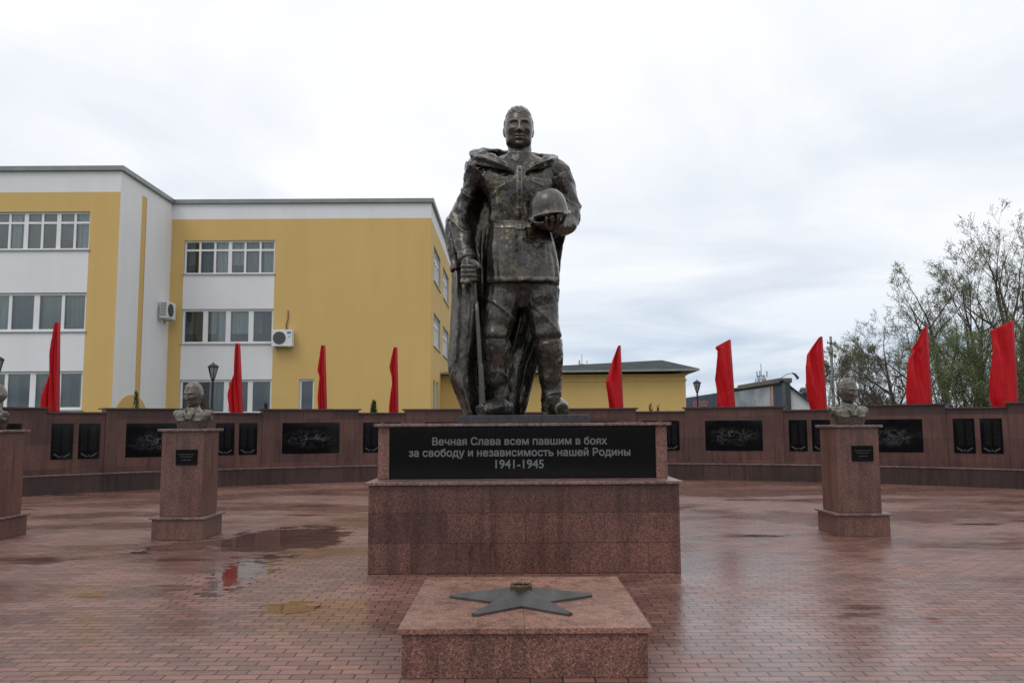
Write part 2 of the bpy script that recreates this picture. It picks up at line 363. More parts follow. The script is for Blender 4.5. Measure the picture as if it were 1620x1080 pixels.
k = Mat('red_flag_cloth'); co = k.co()
fb = k.noise(k.map(co, (30, 30, 3)), 1.0, 4, 0.6)
k.P(color=k.mix(1.0, (0.66, 0.017, 0.026), k.ramp(fb, [(0.3, 0.72), (0.7, 1.05)]), 'MULTIPLY'), rough=0.6, spec=0.25, normal=k.bump(k.noise(k.map(co, (7, 7, 3), (0, 0, 0), (0, .5, 0)), 1.2, 3, 0.5, 0.4), 0.5, 0.06))
d = k.node('ShaderNodeBsdfTranslucent', {'Color': (0.75, 0.02, 0.03, 1)})
ms = k.node('ShaderNodeMixShader', {0: 0.30, 1: k.b.outputs[0], 2: d.outputs[0]}); k.l.new(ms.outputs[0], k.n['Material Output'].inputs[0])
M['flag'] = k.m
M['flag_sleeve'] = plain('shaded_red_sleeve', (0.36, 0.010, 0.016), 0.7, 0, 0.2, 14)  # darker red for doubled cloth, with the shading of the sleeve painted in
M['pole_red'] = plain('dark_red_pole', (0.22, 0.02, 0.02), 0.5, 0.0)
M['black_iron'] = plain('black_iron', (0.02, 0.02, 0.022), 0.45, 0.3)
M['lantern_glass'] = plain('lantern_glass', (0.30, 0.31, 0.32), 0.12, 0, 0.3, 4)
M['ac_white'] = plain('ac_white_plastic', (0.72, 0.73, 0.73), 0.4, 0, 0.08, 6)
M['ac_grille'] = plain('ac_grille', (0.10, 0.10, 0.105), 0.5, 0, 0.2, 20)
M['ac_blue'] = plain('ac_blue_sticker', (0.06, 0.28, 0.55), 0.4)
M['copper'] = plain('insulated_pipe', (0.22, 0.12, 0.06), 0.6)
M['steel'] = plain('galvanised_steel', (0.30, 0.31, 0.33), 0.45, 0.4)
M['concrete'] = plain('grey_concrete', (0.32, 0.32, 0.31), 0.85, 0, 0.2, 2)
M['navy'] = plain('navy_banner', (0.05, 0.065, 0.13), 0.6, 0, 0.25, 1.5, 0, 0.2)
M['navy_grey'] = plain('grey_blue_banner', (0.065, 0.08, 0.12), 0.7, 0, 0.35, 0.6, 0, 0.15)
M['slate'] = plain('slate_trim', (0.045, 0.055, 0.06), 0.5, 0.1)
M['brown_roof'] = plain('weathered_fascia', (0.14, 0.135, 0.125), 0.8, 0, 0.25, 1.5)
M['gable'] = plain('pale_gable_sheet', (0.62, 0.635, 0.66), 0.5, 0, 0.1, 1)
M['orange'] = plain('orange_stripe', (0.55, 0.25, 0.14), 0.5)
M['red_sign'] = plain('red_sign', (0.45, 0.12, 0.10), 0.5)
k = Mat('cloud_photo_billboard'); p = k.pos()
c1 = k.noise(p, 0.45, 5, 0.6, 0.6)
k.P(color=k.ramp(c1, [(0.35, (0.10, 0.125, 0.15)), (0.55, (0.27, 0.30, 0.32)), (0.72, (0.55, 0.56, 0.55))]), rough=0.4); M['billboard'] = k.m
def leafmat(name, a, b):
    k = Mat(name); oi = k.node('ShaderNodeNewGeometry').outputs['Random Per Island']
    c = k.ramp(oi, [(0.0, a), (1.0, b)]); k.P(color=c, rough=0.6, spec=0.3)
    d = k.node('ShaderNodeBsdfTranslucent', {'Color': c}); ms = k.node('ShaderNodeMixShader', {0: 0.45, 1: k.b.outputs[0], 2: d.outputs[0]})
    k.l.new(ms.outputs[0], k.n['Material Output'].inputs[0]); return k.m
M['leaf_olive'] = leafmat('young_olive_leaves', (0.15, 0.17, 0.08), (0.26, 0.28, 0.15))
M['leaf_green'] = leafmat('fresh_green_leaves', (0.16, 0.20, 0.08), (0.27, 0.31, 0.15))
M['leaf_grey'] = leafmat('grey_buds', (0.15, 0.14, 0.11), (0.27, 0.25, 0.20))
M['leaf_far'] = leafmat('far_grey_green', (0.22, 0.26, 0.26), (0.32, 0.35, 0.35))
M['leaf_thuja'] = leafmat('conifer_green', (0.04, 0.07, 0.03), (0.09, 0.12, 0.055))
M['leaf_red'] = leafmat('dry_red_shoots', (0.14, 0.08, 0.04), (0.24, 0.14, 0.07))
k = Mat('bark'); co = k.co(); k.P(color=k.ramp(k.noise(k.map(co, (6, 6, 1)), 2, 5), [(0.3, (0.035, 0.030, 0.026)), (0.7, (0.085, 0.073, 0.062))]), rough=0.9); M['bark'] = k.m
k = Mat('grass_ground'); p = k.pos()
k.P(color=k.ramp(k.noise(p, 0.8, 6), [(0.3, (0.045, 0.062, 0.022)), (0.7, (0.10, 0.10, 0.05))]), rough=0.95); M['grass'] = k.m

# ------------------------------------------------------------------ setting: ground and plaza
def pud(px, py, wx, wy):                            # puddle as seen in the photo, as ground ellipse in metres
    c = on_ground(px, py); a = on_ground(px + wx, py); b0, b1 = on_ground(px, py - wy), on_ground(px, py + wy)
    return (c.x, c.y, a.x - c.x, (b0.y - b1.y) / 2)
PUDDLES = [pud(455, 852, 105, 22), pud(388, 902, 42, 26), pud(460, 962, 34, 12), pud(300, 862, 60, 10)]
g_ = MB(); S_ = 900; g_.face([(-S_, -S_, -0.02), (S_, -S_, -0.02), (S_, S_, -0.02), (-S_, S_, -0.02)])
tag(g_.build('ground', M['grass'], recalc=False), kind='structure')
WC = Vector((0.6, 8.0, 0)); WR = 16.8
def wp(ang, r, z): a = math.radians(ang); return Vector((WC.x + math.sin(a) * r, WC.y + math.cos(a) * r, z))
pv = MB(); pts = [wp(a, WR + 0.3, 0) for a in np.linspace(-95, 95, 60)]
pts += [Vector((22, -12, 0)), Vector((-22, -12, 0))]
pv.face([(p.x, p.y, 0.0) for p in reversed(pts)])
tag(pv.build('pavement', paving(), recalc=False), kind='structure')

# ------------------------------------------------------------------ memorial wall
wall = empty('memorial_wall', wp(0, WR, 0), 'long curved brown granite wall with black engraved panels behind the statue', 'wall')
def arc_block(name, a0, a1, r0, r1, z0, z1, mat, parent, bevel=0.0, lift=None):
    n = max(2, int(abs(a1 - a0) / 1.5)); q = MB(); O = wall.location
    rings = []
    for a in np.linspace(a0, a1, n + 1):
        rings.append([wp(a, r0, z0) - O, wp(a, r1, z0) - O, wp(a, r1, z1) - O, wp(a, r0, z1) - O])
    q.loft(rings); return q.build(name, mat, parent, bevel=bevel)
arc_block('base_course', -62, 62, WR, WR + 0.75, 0, 0.44, M['granite_base'], wall)
arc_block('ledge', -62, 62, WR - 0.035, WR + 0.74, 0.442, 0.475, M['granite_cap'], wall)
bays = [('r', -62.5, -53.5 - .6)]
bays = [('l', -58, -53.5), ('r', -53.5, -44.4), ('l', -44.4, -39.9), ('r', -39.9, -31.1), ('l', -31.1, -26.5), ('r', -26.5, -17.4), ('l', -17.4, -12.8), ('r', -12.8, -3.5),
        ('l', -3.5, 1.1), ('r', 1.1, 10.4), ('l', 10.4, 15.2), ('r', 15.2, 24.5), ('l', 24.5, 29.1), ('r', 29.1, 38.3), ('l', 38.3, 43.0), ('r', 43.0, 52.2), ('l', 52.2, 57)]
RW = WR + 0.16
def panel(name, ac, wid, z0, z1, mat, bay):
    T = wp(ac, RW, 0) - wall.location; a = math.radians(-ac); q = MB()
    q.box(-wid / 2, wid / 2, -0.022, 0.05, z0, z1); o = q.build(name, mat, bay, bevel=0.004)
    return o, T, a
sid = 0
for kind, a0, a1 in bays:
    top = 2.05 if kind == 'r' else 1.945
    d = 0.06 if kind == 'r' else 0.0
    bay = arc_block('raised_bay' if kind == 'r' else 'low_bay', a0, a1, RW - d * 0.5, RW + 0.42, 0.478, top, M['granite_wall'], wall)
    e_ = 0.22 if kind == 'r' else -0.02
    arc_block('coping', a0 - e_, a1 + e_, RW - 0.09 - d * 0.5, RW + 0.50, top + 0.002, top + 0.038, M['coping'], bay)
    m_ = (a0 + a1) / 2
    def place(name, ac, wid, z0, z1, mat):
        q = MB(); a = math.radians(ac); c, s = math.cos(a), math.sin(a); O = wp(ac, RW - d * 0.5 + wid * wid / 8 / RW * 0, 0) - wall.location
        T = lambda x, y, z: (O.x + x * c + y * s, O.y - x * s + y * c, z)
        sag = wid * wid / 8 / RW
        q.box(-wid / 2, wid / 2, -0.02 , 0.03 + sag * 2, z0, z1, T=T)
        return q.build(name, mat, bay, bevel=0.004), T
    if kind == 'r':
        sid += 1; place('picture_panel', m_, 1.98, 0.83, 1.70, black_granite('engraved_scene_granite', 'scene', sid * 3.7))
    else:
        for s_ in (-1, 1):
            o, T = place('name_panel', m_ + s_ * 1.03, 0.485, 0.83, 1.70, M['names'])
            q = MB()                                   # engraved laurel spray at the foot of the panel
            for sg in (-1, 1):
                for t_ in np.linspace(0, 1, 9):
                    x = sg * (0.05 + 0.12 * t_); z = 0.885 + 0.075 * t_ ** 1.1
                    for up in (-1, 1):
                        q.box(x - 0.016, x + 0.016, -0.0225, -0.0195, z + up * 0.010 - 0.006, z + up * 0.010 + 0.006, T=T)
            q.box(-0.014, 0.014, -0.0225, -0.0195, 0.885, 0.925, T=T)
            q.build('laurel_engraving', M['etch'], bay)

# ------------------------------------------------------------------ plinth under the statue
pl = empty('statue_plinth', (0.12, 9.2, 0), 'two tier red granite plinth with black inscription panel under the soldier statue', 'plinth')
def pbox(name, x0, x1, y0, y1, z0, z1, mat, par=pl, bevel=0.006):
    q = MB(); q.box(x0 - pl.location.x, x1 - pl.location.x, y0 - pl.location.y, y1 - pl.location.y, z0, z1); return q.build(name, mat, par, bevel=bevel)
pbox('lower_block', -1.58, 1.82, 9.18, 12.4, 0, 0.947, M['granite_red'])
pbox('ledge', -1.615, 1.855, 9.13, 12.45, 0.95, 0.985, M['granite_cap'])
pbox('upper_block', -1.42, 1.65, 9.70, 12.2, 0.987, 1.583, M['granite_ped'])
pbox('pilaster', -1.555, -1.425, 9.64, 12.22, 0.987, 1.583, M['granite_flame'])
pbox('pilaster', 1.655, 1.785, 9.64, 12.22, 0.987, 1.583, M['granite_flame'])
pbox('cap_slab', -1.60, 1.83, 9.585, 12.28, 1.586, 1.622, M['granite_cap'])
insc = pbox('inscription_panel', -1.42, 0.088, 9.668, 9.698, 0.992, 1.578, M['black'], bevel=0.002)
insc2 = pbox('inscription_panel', 0.092, 1.65, 9.668, 9.698, 0.992, 1.578, M['black'], bevel=0.002)
def text_mesh(body, width):
    c = bpy.data.curves.new('text', 'FONT'); c.body = body; c.align_x = 'CENTER'; c.size = 1; c.fill_mode = 'NONE'; c.resolution_u = 6
    o = bpy.data.objects.new('text', c); COL.objects.link(o)
    dg = bpy.context.evaluated_depsgraph_get(); dg.update()
    me = bpy.data.meshes.new_from_object(o.evaluated_get(dg)); bpy.data.objects.remove(o); bpy.data.curves.remove(c)
    a = get_co(me); sx = width / (a[:, 0].max() - a[:, 0].min()); a[:, 0] -= (a[:, 0].max() + a[:, 0].min()) / 2; a = a * sx
    nb = {}
    for e_ in me.edges: u, v = e_.vertices; nb.setdefault(u, []).append(v); nb.setdefault(v, []).append(u)
    dirs = {tuple(e_.vertices) for e_ in me.edges}; seen, E_ = set(), []
    for s0 in nb:                                    # walk every contour in its own direction
        if s0 in seen: continue
        fw = [v for v in nb[s0] if (s0, v) in dirs]; lp = [s0]; seen.add(s0); cur = fw[0] if fw else nb[s0][0]
        while cur not in seen:
            lp.append(cur); seen.add(cur); nx = [v for v in nb[cur] if v not in seen]
            if not nx: break
            cur = nx[0]
        for k_ in range(len(lp)): E_.append((*a[lp[k_]][:2], *a[lp[(k_ + 1) % len(lp)]][:2]))
    bpy.data.meshes.remove(me); E_ = np.array(E_); bold = .0022; step = .0016
    def runs(y):
        m = (E_[:, 1] > y) != (E_[:, 3] > y); e = E_[m]; o_ = []
        if not len(e): return o_
        x = e[:, 0] + (y - e[:, 1]) / (e[:, 3] - e[:, 1]) * (e[:, 2] - e[:, 0]); sgn = np.where(e[:, 3] > e[:, 1], 1, -1); w_ = 0; st_ = None
        for k_ in np.argsort(x):
            w0 = w_; w_ += sgn[k_]
            if w0 == 0: st_ = x[k_]
            if w_ == 0: o_.append((st_ - bold, x[k_] + bold))
        return o_
    V, T = [], []
    for y in np.arange(a[:, 1].min() - bold, a[:, 1].max() + bold, step):
        rs = sorted(runs(y - bold) + runs(y) + runs(y + bold)); mg = []
        for r in rs:
            if mg and r[0] <= mg[-1][1]: mg[-1] = (mg[-1][0], max(mg[-1][1], r[1]))
            else: mg.append(r)
        for x0, x1 in mg: i0 = len(V); V += [(x0, y - step / 2, 0), (x1, y - step / 2, 0), (x1, y + step / 2, 0), (x0, y + step / 2, 0)]; T.append((i0, i0 + 1, i0 + 2, i0 + 3))
    return V, T
for body, x0, x1, yb in (('Вечная Слава всем павшим в боях', 684, 960, 703), ('за свободу и независимость нашей Родины', 647, 997, 721), ('1941-1945', 784, 860, 740)):
    A, B = at(x0, yb, 9.666), at(x1, yb, 9.666)
    a, fs = text_mesh(body, B.x - A.x)
    c = (A + B) / 2
    q = MB(); e_ = 0.0028
    q.v = [(x + c.x - pl.location.x, 9.6655 - pl.location.y, y + c.z) for x, y, z in a]; q.f = fs; q.m = [0] * len(fs)
    q.build('lettering', M['letter'], insc, recalc=False)

# ------------------------------------------------------------------ flame star block and star
fb_ = empty('flame_block', (0.07, 6.3, 0), 'low rectangular speckled red granite block carrying a metal star', 'granite block')
def fbox(name, x0, x1, y0, y1, z0, z1, mat, bevel=0.006):
    q = MB(); q.box(x0 - .07, x1 - .07, y0 - 6.3, y1 - 6.3, z0, z1); return q.build(name, mat, fb_, bevel=bevel)
fbox('block', -0.715, 0.855, 5.445, 7.17, 0, 0.275, M['granite_flame'])
fbox('top_slab', -0.74, 0.0695, 5.42, 7.2, 0.278, 0.318, M['granite_top'], 0.005)
fbox('top_slab', 0.0705, 0.88, 5.42, 7.2, 0.278, 0.318, M['granite_top'], 0.005)
stc = Vector((0.056, 6.19, 0))
star = empty('bronze_star', (stc.x, stc.y, 0.319), 'dark five pointed metal star with a round burner ring on the low granite block', 'star')
q = MB(); R1, R2, zt, zc = 0.555, 0.205, 0.016, 0.115
tips = [Vector((math.cos(math.radians(90 + 72 * i)) * R1, math.sin(math.radians(90 + 72 * i)) * R1, 0)) for i in range(5)]
inn = [Vector((math.cos(math.radians(126 + 72 * i)) * R2, math.sin(math.radians(126 + 72 * i)) * R2, 0)) for i in range(5)]
C0 = Vector((0, 0, zc))
for i in range(5):
    T_, I0, I1 = tips[i], inn[i - 1], inn[i]
    u = Vector((0, 0, zt)); d_ = T_.normalized(); s_ = Vector((-d_.y, d_.x, 0)) * 0.018
    ta, tb = T_ - s_, T_ + s_
    q.face([C0, I0 + u, ta + u, T_ + u * 1.6]); q.face([C0, T_ + u * 1.6, tb + u, I1 + u])
    for a_, b_ in ((I0, ta), (tb, I1)): q.face([a_, b_, b_ + u, a_ + u])
    q.face([ta, T_, T_ + u * 1.6, ta + u]); q.face([T_, tb, tb + u, T_ + u * 1.6])
    q.face([Vector((0, 0, 0)), I0, ta, T_]); q.face([Vector((0, 0, 0)), T_, tb, I1])
q.build('star_plate', M['bronze_star'], star)
q = MB(); prof = [(0.074, 0.075), (0.080, 0.078), (0.080, 0.122), (0.075, 0.128), (0.062, 0.128), (0.058, 0.122), (0.058, 0.09)]
n = 36
q.loft([[Vector((math.cos(2 * math.pi * j / n) * r, math.sin(2 * math.pi * j / n) * r, z)) for j in range(n)] for r, z in prof])
q.build('burner_ring', M['brass_ring'], star, smooth=False)
q = MB(); q.loft([[Vector((math.cos(2 * math.pi * j / 20) * r, math.sin(2 * math.pi * j / 20) * r, z)) for j in range(20)] for r, z in ((0.03, 0.10), (0.03, 0.118), (0.018, 0.121), (0.018, 0.11))])
q.build('burner', M['bronze_star'], star)

# ------------------------------------------------------------------ sculpted head (shared by statue and busts)
def head_mesh(seed=0, hair=0.03, older=0.0):
    nu, nv = 132, 96
    th = np.linspace(0, 2 * np.pi, nu, endpoint=False); ph = np.linspace(0.0001, np.pi - 0.0001, nv)
    TH_, PH_ = np.meshgrid(th, ph)
    dx = np.sin(PH_) * np.sin(TH_); dyv = -np.sin(PH_) * np.cos(TH_); dz = np.cos(PH_)
    x = 0.322 * np.sign(dx) * np.abs(np.sin(TH_)) * np.sin(PH_) ** 0.80; z = 0.5 * np.sign(dz) * np.abs(dz) ** 1.0
    rr = np.sin(PH_) ** 0.85; cy = -np.cos(TH_); y = np.where(cy < 0, -0.37 * rr * np.abs(cy) ** 0.82, 0.42 * rr * np.abs(cy) ** 0.95)
    low = sst(0.0, 0.5, -z)
    x = np.sign(x) * np.abs(x) * (1 - 0.10 * low - 0.10 * sst(0.30, 0.5, -z)) * (1 + 0.22 * sst(0.15, 0.40, -z) * (1 - sst(0.42, 0.5, -z)))
    back = (dyv > 0)
    y = np.where(back, y * (1 - 0.50 * sst(-0.02, 0.4, -z)), y)
    front = sst(0.05, 0.45, -dyv)
    D = np.zeros_like(x); ax = np.abs(x)
    D += 0.042 * gs(z - 0.085 - 0.08 * ax, 0.034) * gs(ax - 0.11, 0.11)                  # brow
    D -= 0.082 * gs(ax - 0.118, 0.058) * gs(z - 0.022, 0.042)                            # sockets
    D += 0.074 * gs(ax - 0.118, 0.040) * gs(z - 0.012, 0.023)                            # eyeballs
    D += 0.024 * gs(ax - 0.118, 0.054) * gs(z - 0.042, 0.009)                            # upper lid
    D += 0.018 * gs(ax - 0.118, 0.048) * gs(z + 0.014, 0.009)                            # lower lid
    nz_ = np.clip((0.08 - z) / 0.22, 0, 1)
    D += (0.030 + 0.085 * nz_) * gs(x, 0.030 + 0.022 * nz_) * sst(-0.185, -0.145, z) * (1 - sst(0.06, 0.12, z))
    D += 0.034 * gs(ax - 0.050, 0.024) * gs(z + 0.140, 0.026)                            # nostril wings
    D -= 0.012 * gs(x, 0.016) * gs(z + 0.198, 0.02)
    D += 0.026 * gs(z + 0.232, 0.017) * gs(x, 0.080)                                     # lips
    D += 0.028 * gs(z + 0.283, 0.018) * gs(x, 0.068)
    D -= 0.030 * gs(z + 0.257, 0.009) * gs(x, 0.095)
    D -= 0.026 * gs(z + 0.325, 0.022) * gs(x, 0.09)
    D += 0.060 * gs(z + 0.405, 0.050) * gs(x, 0.080)                                     # chin
    D += 0.030 * gs(ax - 0.195, 0.055) * gs(z + 0.075, 0.05)                             # cheekbones
    D -= 0.018 * gs(ax - 0.185, 0.055) * gs(z + 0.225, 0.07)
    D -= (0.012 + 0.012 * older) * gs(ax - 0.075 - 0.28 * (-0.14 - z), 0.014) * sst(-0.30, -0.16, z) * (1 - sst(-0.16, -0.12, z))  # nose-mouth fold
    D -= 0.012 * gs(ax - 0.022, 0.010) * gs(z - 0.10, 0.035)                             # frown
    y = y - D * front
    rng = np.random.RandomState(seed); p1, p2 = rng.rand(2) * 6
    line = 0.275 + 0.035 * gs(np.abs(x) - 0.12, 0.07) - 0.02 * gs(x, 0.05)
    hm = np.maximum(sst(line - 0.012, line + 0.012, z), sst(-0.10, -0.05, y) * sst(-0.12, -0.05, z + (y - 0.1) * 0.8))
    lock = np.sin(48 * x + 10 * np.sin(9 * y + p1) + p2) * np.cos(22 * y + 7 * np.sin(12 * x)) + 0.6 * np.sin(60 * x + 30 * z + p1)
    hd = hm * (hair + 0.007 * lock)
    x += hd * dx; y += hd * dyv; z += hd * dz
    q = MB(); P = [[(x[i, j], y[i, j], z[i, j]) for j in range(nu)] for i in range(nv)]
    q.loft(P)
    for s in (-1, 1):                                                                     # ears
        rings = []
        for t in np.linspace(0, 1, 9):
            zz = -0.155 + 0.235 * t; r = 0.058 * math.sin(math.pi * (0.04 + 0.92 * t)) ** 0.7
            rings.append([(s * (0.306 + 0.026 * t + (math.cos(a) * 0.034 + 0.024 * math.sin(a)) * math.sin(math.pi * (0.06 + 0.88 * t)) ** .6), 0.03 + 0.05 * t + math.sin(a) * r, zz) for a in np.linspace(0, 2 * np.pi, 14, endpoint=False)])
        q.loft(rings)
    return q

# ------------------------------------------------------------------ soldier statue
SY = 10.75; SO = Vector((at(822, 655, SY).x, SY, at(829, 656, 10.2).z))
st = empty('soldier_statue', SO, 'tall dark bronze statue of a caped soldier holding a helmet on the granite plinth', 'statue')
PX = 11.0 / F_PX                                    # metres per photo pixel at the statue
def S(px, py, d=0.0): return at(px, py, SY + d) - SO
def ering(px, py, d, hw, dp, n=28, e=2.4):
    c = S(px, py, d); r = hw * PX
    pts = []
    for i in range(n):
        a = 2 * math.pi * i / n; ca, sa = math.cos(a), math.sin(a)
        pts.append((c.x + math.copysign(abs(ca) ** (2 / e), ca) * r, c.y + math.copysign(abs(sa) ** (2 / e), sa) * dp, c.z))
    return pts
def stube(q, pts, n=16): q.tube([S(*p[:3]) for p in pts], [p[3] * PX for p in pts], n)
def dense(pts, k=4):                                # Catmull-Rom refinement of control points
    P = [np.array(p, float) for p in pts]; o = []
    for i in range(len(P) - 1):
        a, b, c, d = P[max(i - 1, 0)], P[i], P[i + 1], P[min(i + 2, len(P) - 1)]
        for t in np.linspace(0, 1, k, endpoint=False):
            o.append(0.5 * ((2 * b) + (c - a) * t + (2 * a - 5 * b + 4 * c - d) * t * t + (3 * b - a - 3 * c + d) * t ** 3))
    o.append(P[-1]); return [tuple(x) for x in o]

b = MB()
b.loft([ering(*r) for r in dense([(822, 246, .05, 20, .16), (820, 256, .05, 44, .23), (819, 268, .02, 63, .29), (819, 284, .0, 63, .335), (820, 301, -.01, 56.5, .36), (821, 319, -.01, 48.5, .345),
        (821, 338, .0, 45.5, .315)], 3)] + [ering(822, 353, 0, 45.5, .30), ering(822, 362, 0, 45.5, .30)] + [ering(*r) for r in dense([(824, 367, 0, 48, .315), (826, 400, 0, 53.5, .345), (827, 430, 0, 56.5, .36), (827, 452, 0, 58, .37)], 4)])
b.loft([ering(821.5, 220, .0, 18, .165), ering(822, 240, .01, 18.8, .17), ering(822, 258, .04, 22, .20)])                     # neck
b.loft([ering(822, 246, .01, 22, .225), ering(822, 254, .01, 23, .235), ering(822, 266, .03, 26, .28)])                       # standing collar
L1 = dense([(801, 430, 0, 31), (796, 470, -.02, 28), (789, 505, -.05, 24), (785, 530, -.07, 20.5), (785, 540, -.06, 19.5)]); stube(b, L1, 18)
L1b = dense([(785, 537, -.06, 22), (784.5, 550, -.05, 22.5), (785, 575, -.01, 21), (787, 600, .01, 18), (791, 622, .03, 15.5), (793, 638, .05, 16), (793, 652, .05, 16)]); stube(b, L1b, 18)
L2 = dense([(855, 430, 0, 31), (856, 470, 0, 28), (860, 505, -.02, 24), (864, 530, -.04, 20), (866, 544, -.03, 19.5)]); stube(b, L2, 18)
L2b = dense([(866, 541, -.03, 23), (868, 552, -.02, 22), (870, 575, .01, 20), (871, 600, .03, 17.5), (872, 622, .04, 15), (872, 638, .05, 15.5), (872, 652, .05, 16)]); stube(b, L2b, 18)
stube(b, dense([(800, 643, .10, 14), (789, 643, -.06, 14.5), (774, 646, -.22, 13), (760, 649, -.36, 10)])); 
stube(b, dense([(870, 643, .12, 14), (876, 643, -.08, 15), (884, 645, -.28, 14.5), (890, 648, -.42, 11)]))
b.loft([ering(828, 430, 0, 40, .26), ering(828, 470, 0, 22, .2), ering(828, 488, 0, 10, .12)])                                 # seat between the thighs
stube(b, dense([(760, 278, .0, 22), (746, 295, .02, 13), (736, 318, .03, 12), (728, 340, .03, 14), (726, 356, .02, 15.5), (729, 374, -.05, 14.5), (733, 392, -.13, 13), (738, 405, -.19, 12)]))
stube(b, [(737, 402, -.17, 14.5), (740, 411, -.21, 13.5)]); 
stube(b, dense([(739, 408, -.20, 10), (742, 420, -.23, 12), (744, 432, -.25, 12.5), (745, 442, -.25, 10)]))
for i in range(4):
    y = 420.5 + 7.4 * i
    stube(b, dense([(734, y, -.22, 4.2), (733, y + .5, -.32, 4.4), (741, y + 1, -.385, 4.3), (752, y + 1.4 - i * .3, -.385, 4.0), (758.5 - i, y + 1.4 - i * .3, -.31, 3.6)], 3), 10)
stube(b, dense([(742, 413, -.26, 5), (751, 415, -.36, 4.8), (757, 420, -.40, 4.3), (758, 426, -.41, 3.7)], 3), 10)
stube(b, dense([(880, 282, .0, 24), (893, 305, .02, 18.5), (899, 328, .02, 18.5), (900.5, 346, -.03, 18), (893, 355, -.18, 15.5), (881, 357, -.36, 13), (872, 355, -.47, 11.5)]))
stube(b, [(884, 357, -.34, 14.2), (876, 356, -.43, 13.2)])
stube(b, dense([(873, 355, -.46, 10), (864, 353, -.54, 10.5), (853, 350, -.60, 8)], 3), 12)
for i in range(4):
    x = 862 + 9.4 * i; yy = 347 - 1.8 * i
    stube(b, dense([(864 + 6 * i, 357 - i, -.50, 3.6), (x, yy + 9, -.68, 3.4), (x + 2, yy + 2, -.78, 3.3), (x + 2.5, yy - 5, -.80, 2.9)], 3), 10)
stube(b, dense([(856, 354, -.56, 4.6), (846, 351, -.68, 4.3), (842, 345, -.76, 3.6)], 3), 10)
fig = b.build('figure', M['bronze'], st)
md = fig.modifiers.new('r', 'REMESH'); md.mode = 'VOXEL'; md.voxel_size = 0.0115; md.adaptivity = 0
sm_ = fig.modifiers.new('s', 'SMOOTH'); sm_.factor = 0.5; sm_.iterations = 3
me = apply_mods(fig); a = get_co(me); no = get_no(me)
zH = S(827, 448).z; zK1, zB = S(785, 538).z, S(822, 358).z; zSh = S(820, 270).z
X_, Y_, Z_ = a.T; ang = np.arctan2(X_ - S(826, 400).x, -(Y_))
D = np.zeros(len(a))
skirt = (1 - sst(zB - .02, zB, Z_)) * sst(zH - .02, zH + .02, Z_); inT = (np.abs(X_ - S(826, 400).x) < .53)
D += skirt * inT * (0.011 * np.sin(7 * ang + 1.5 * np.sin(3 * Z_) + 2 * np.sin(5 * ang)) + .005 * np.sin(17 * ang + 4 * Z_ + 2 * np.sin(8 * ang))) * np.clip((zB - Z_) / .6 + .25, 0, 1)
chest = sst(zB, zB + .03, Z_) * (1 - sst(zSh - .15, zSh, Z_)) * (np.abs(X_) < .56)
D += chest * gs(Z_ - zB - .08, .10) * (.016 * np.sin(9 * ang + 2 * np.sin(7 * Z_) + 2 * np.sin(4 * ang)) + .018)
D += chest * .013 * np.sin(9 * (Z_ + .55 * np.abs(X_)) + 2.2 * np.sin(4 * X_ + 3 * Z_)) * gs(Z_ - zB - .35, .32)
pants = (1 - sst(zH - .05, zH, Z_)) * sst(zK1 - .02, zK1 + .03, Z_)
D += pants * (.005 * np.sin(10 * Z_ + 9 * X_ + 2.6 * np.sin(5 * X_ - 4 * Z_)) + .004 * np.sin(25 * Z_ - 12 * np.abs(X_) + 2 * np.sin(9 * Y_)))
D += pants * gs(Z_ - zK1 - .06, .07) * .018
boot = 1 - sst(zK1 - .06, zK1, Z_)
D += boot * .009 * np.sin(21 * Z_ + 4 * np.sin(6 * X_ + 8 * Y_)) * gs(Z_ - .32, .22)
arm = ((X_ < S(768, 330).x) | (X_ > S(884, 330).x)) & (Z_ > S(740, 404).z) & (Z_ < zSh)
D += arm * (.007 * np.sin(19 * Z_ + 14 * X_ + 3 * np.sin(9 * Y_) + 2 * np.sin(7 * Z_)) + .006 * np.sin(15 * X_ - 17 * Y_ + 9 * Z_))
cr_ = lambda u, pw=4: (1 - np.abs(np.sin(u))) ** pw                      # sharp-crested fold
nzf = .5 + .5 * np.sin(5 * X_ + 2 * np.sin(3 * Z_ + 1)) * np.cos(4 * Z_ + 2 * np.sin(4 * X_))
D += skirt * inT * nzf * .026 * cr_(3.1 * ang + .9 * (zB - Z_) * np.sign(X_) + .3, 5) * np.clip((zB - Z_) / .35, 0, 1)
D += chest * nzf * .011 * cr_(5.2 * Z_ + 4.2 * np.abs(X_) + .5 * np.sin(5 * X_), 6)
D += pants * nzf * .036 * cr_(3.6 * Z_ + 4.5 * (X_ - S(826, 400).x) + .8 * np.sin(4 * Z_) + 1.2 * (X_ > S(826, 400).x), 5)
D += boot * (.024 * cr_(9 * Z_ + 5 * Y_ + 1.2 * np.sin(5 * X_), 5) * gs(Z_ - .38, .17) + .018 * nzf * cr_(4 * X_ - 3 * Z_, 5))
D += arm * .026 * cr_(6.5 * Z_ + 5 * X_ - 4 * Y_, 5)
a += no * D[:, None]
a[:, 2] = np.maximum(a[:, 2], 0.0)
set_co(me, a)
tx = bpy.data.textures.new('hammer', 'CLOUDS'); tx.noise_scale = 0.075; tx.noise_depth = 3
md = fig.modifiers.new('d', 'DISPLACE'); md.texture = tx; md.strength = 0.015; md.texture_coords = 'LOCAL'; md.mid_level = .5
me = apply_mods(fig)
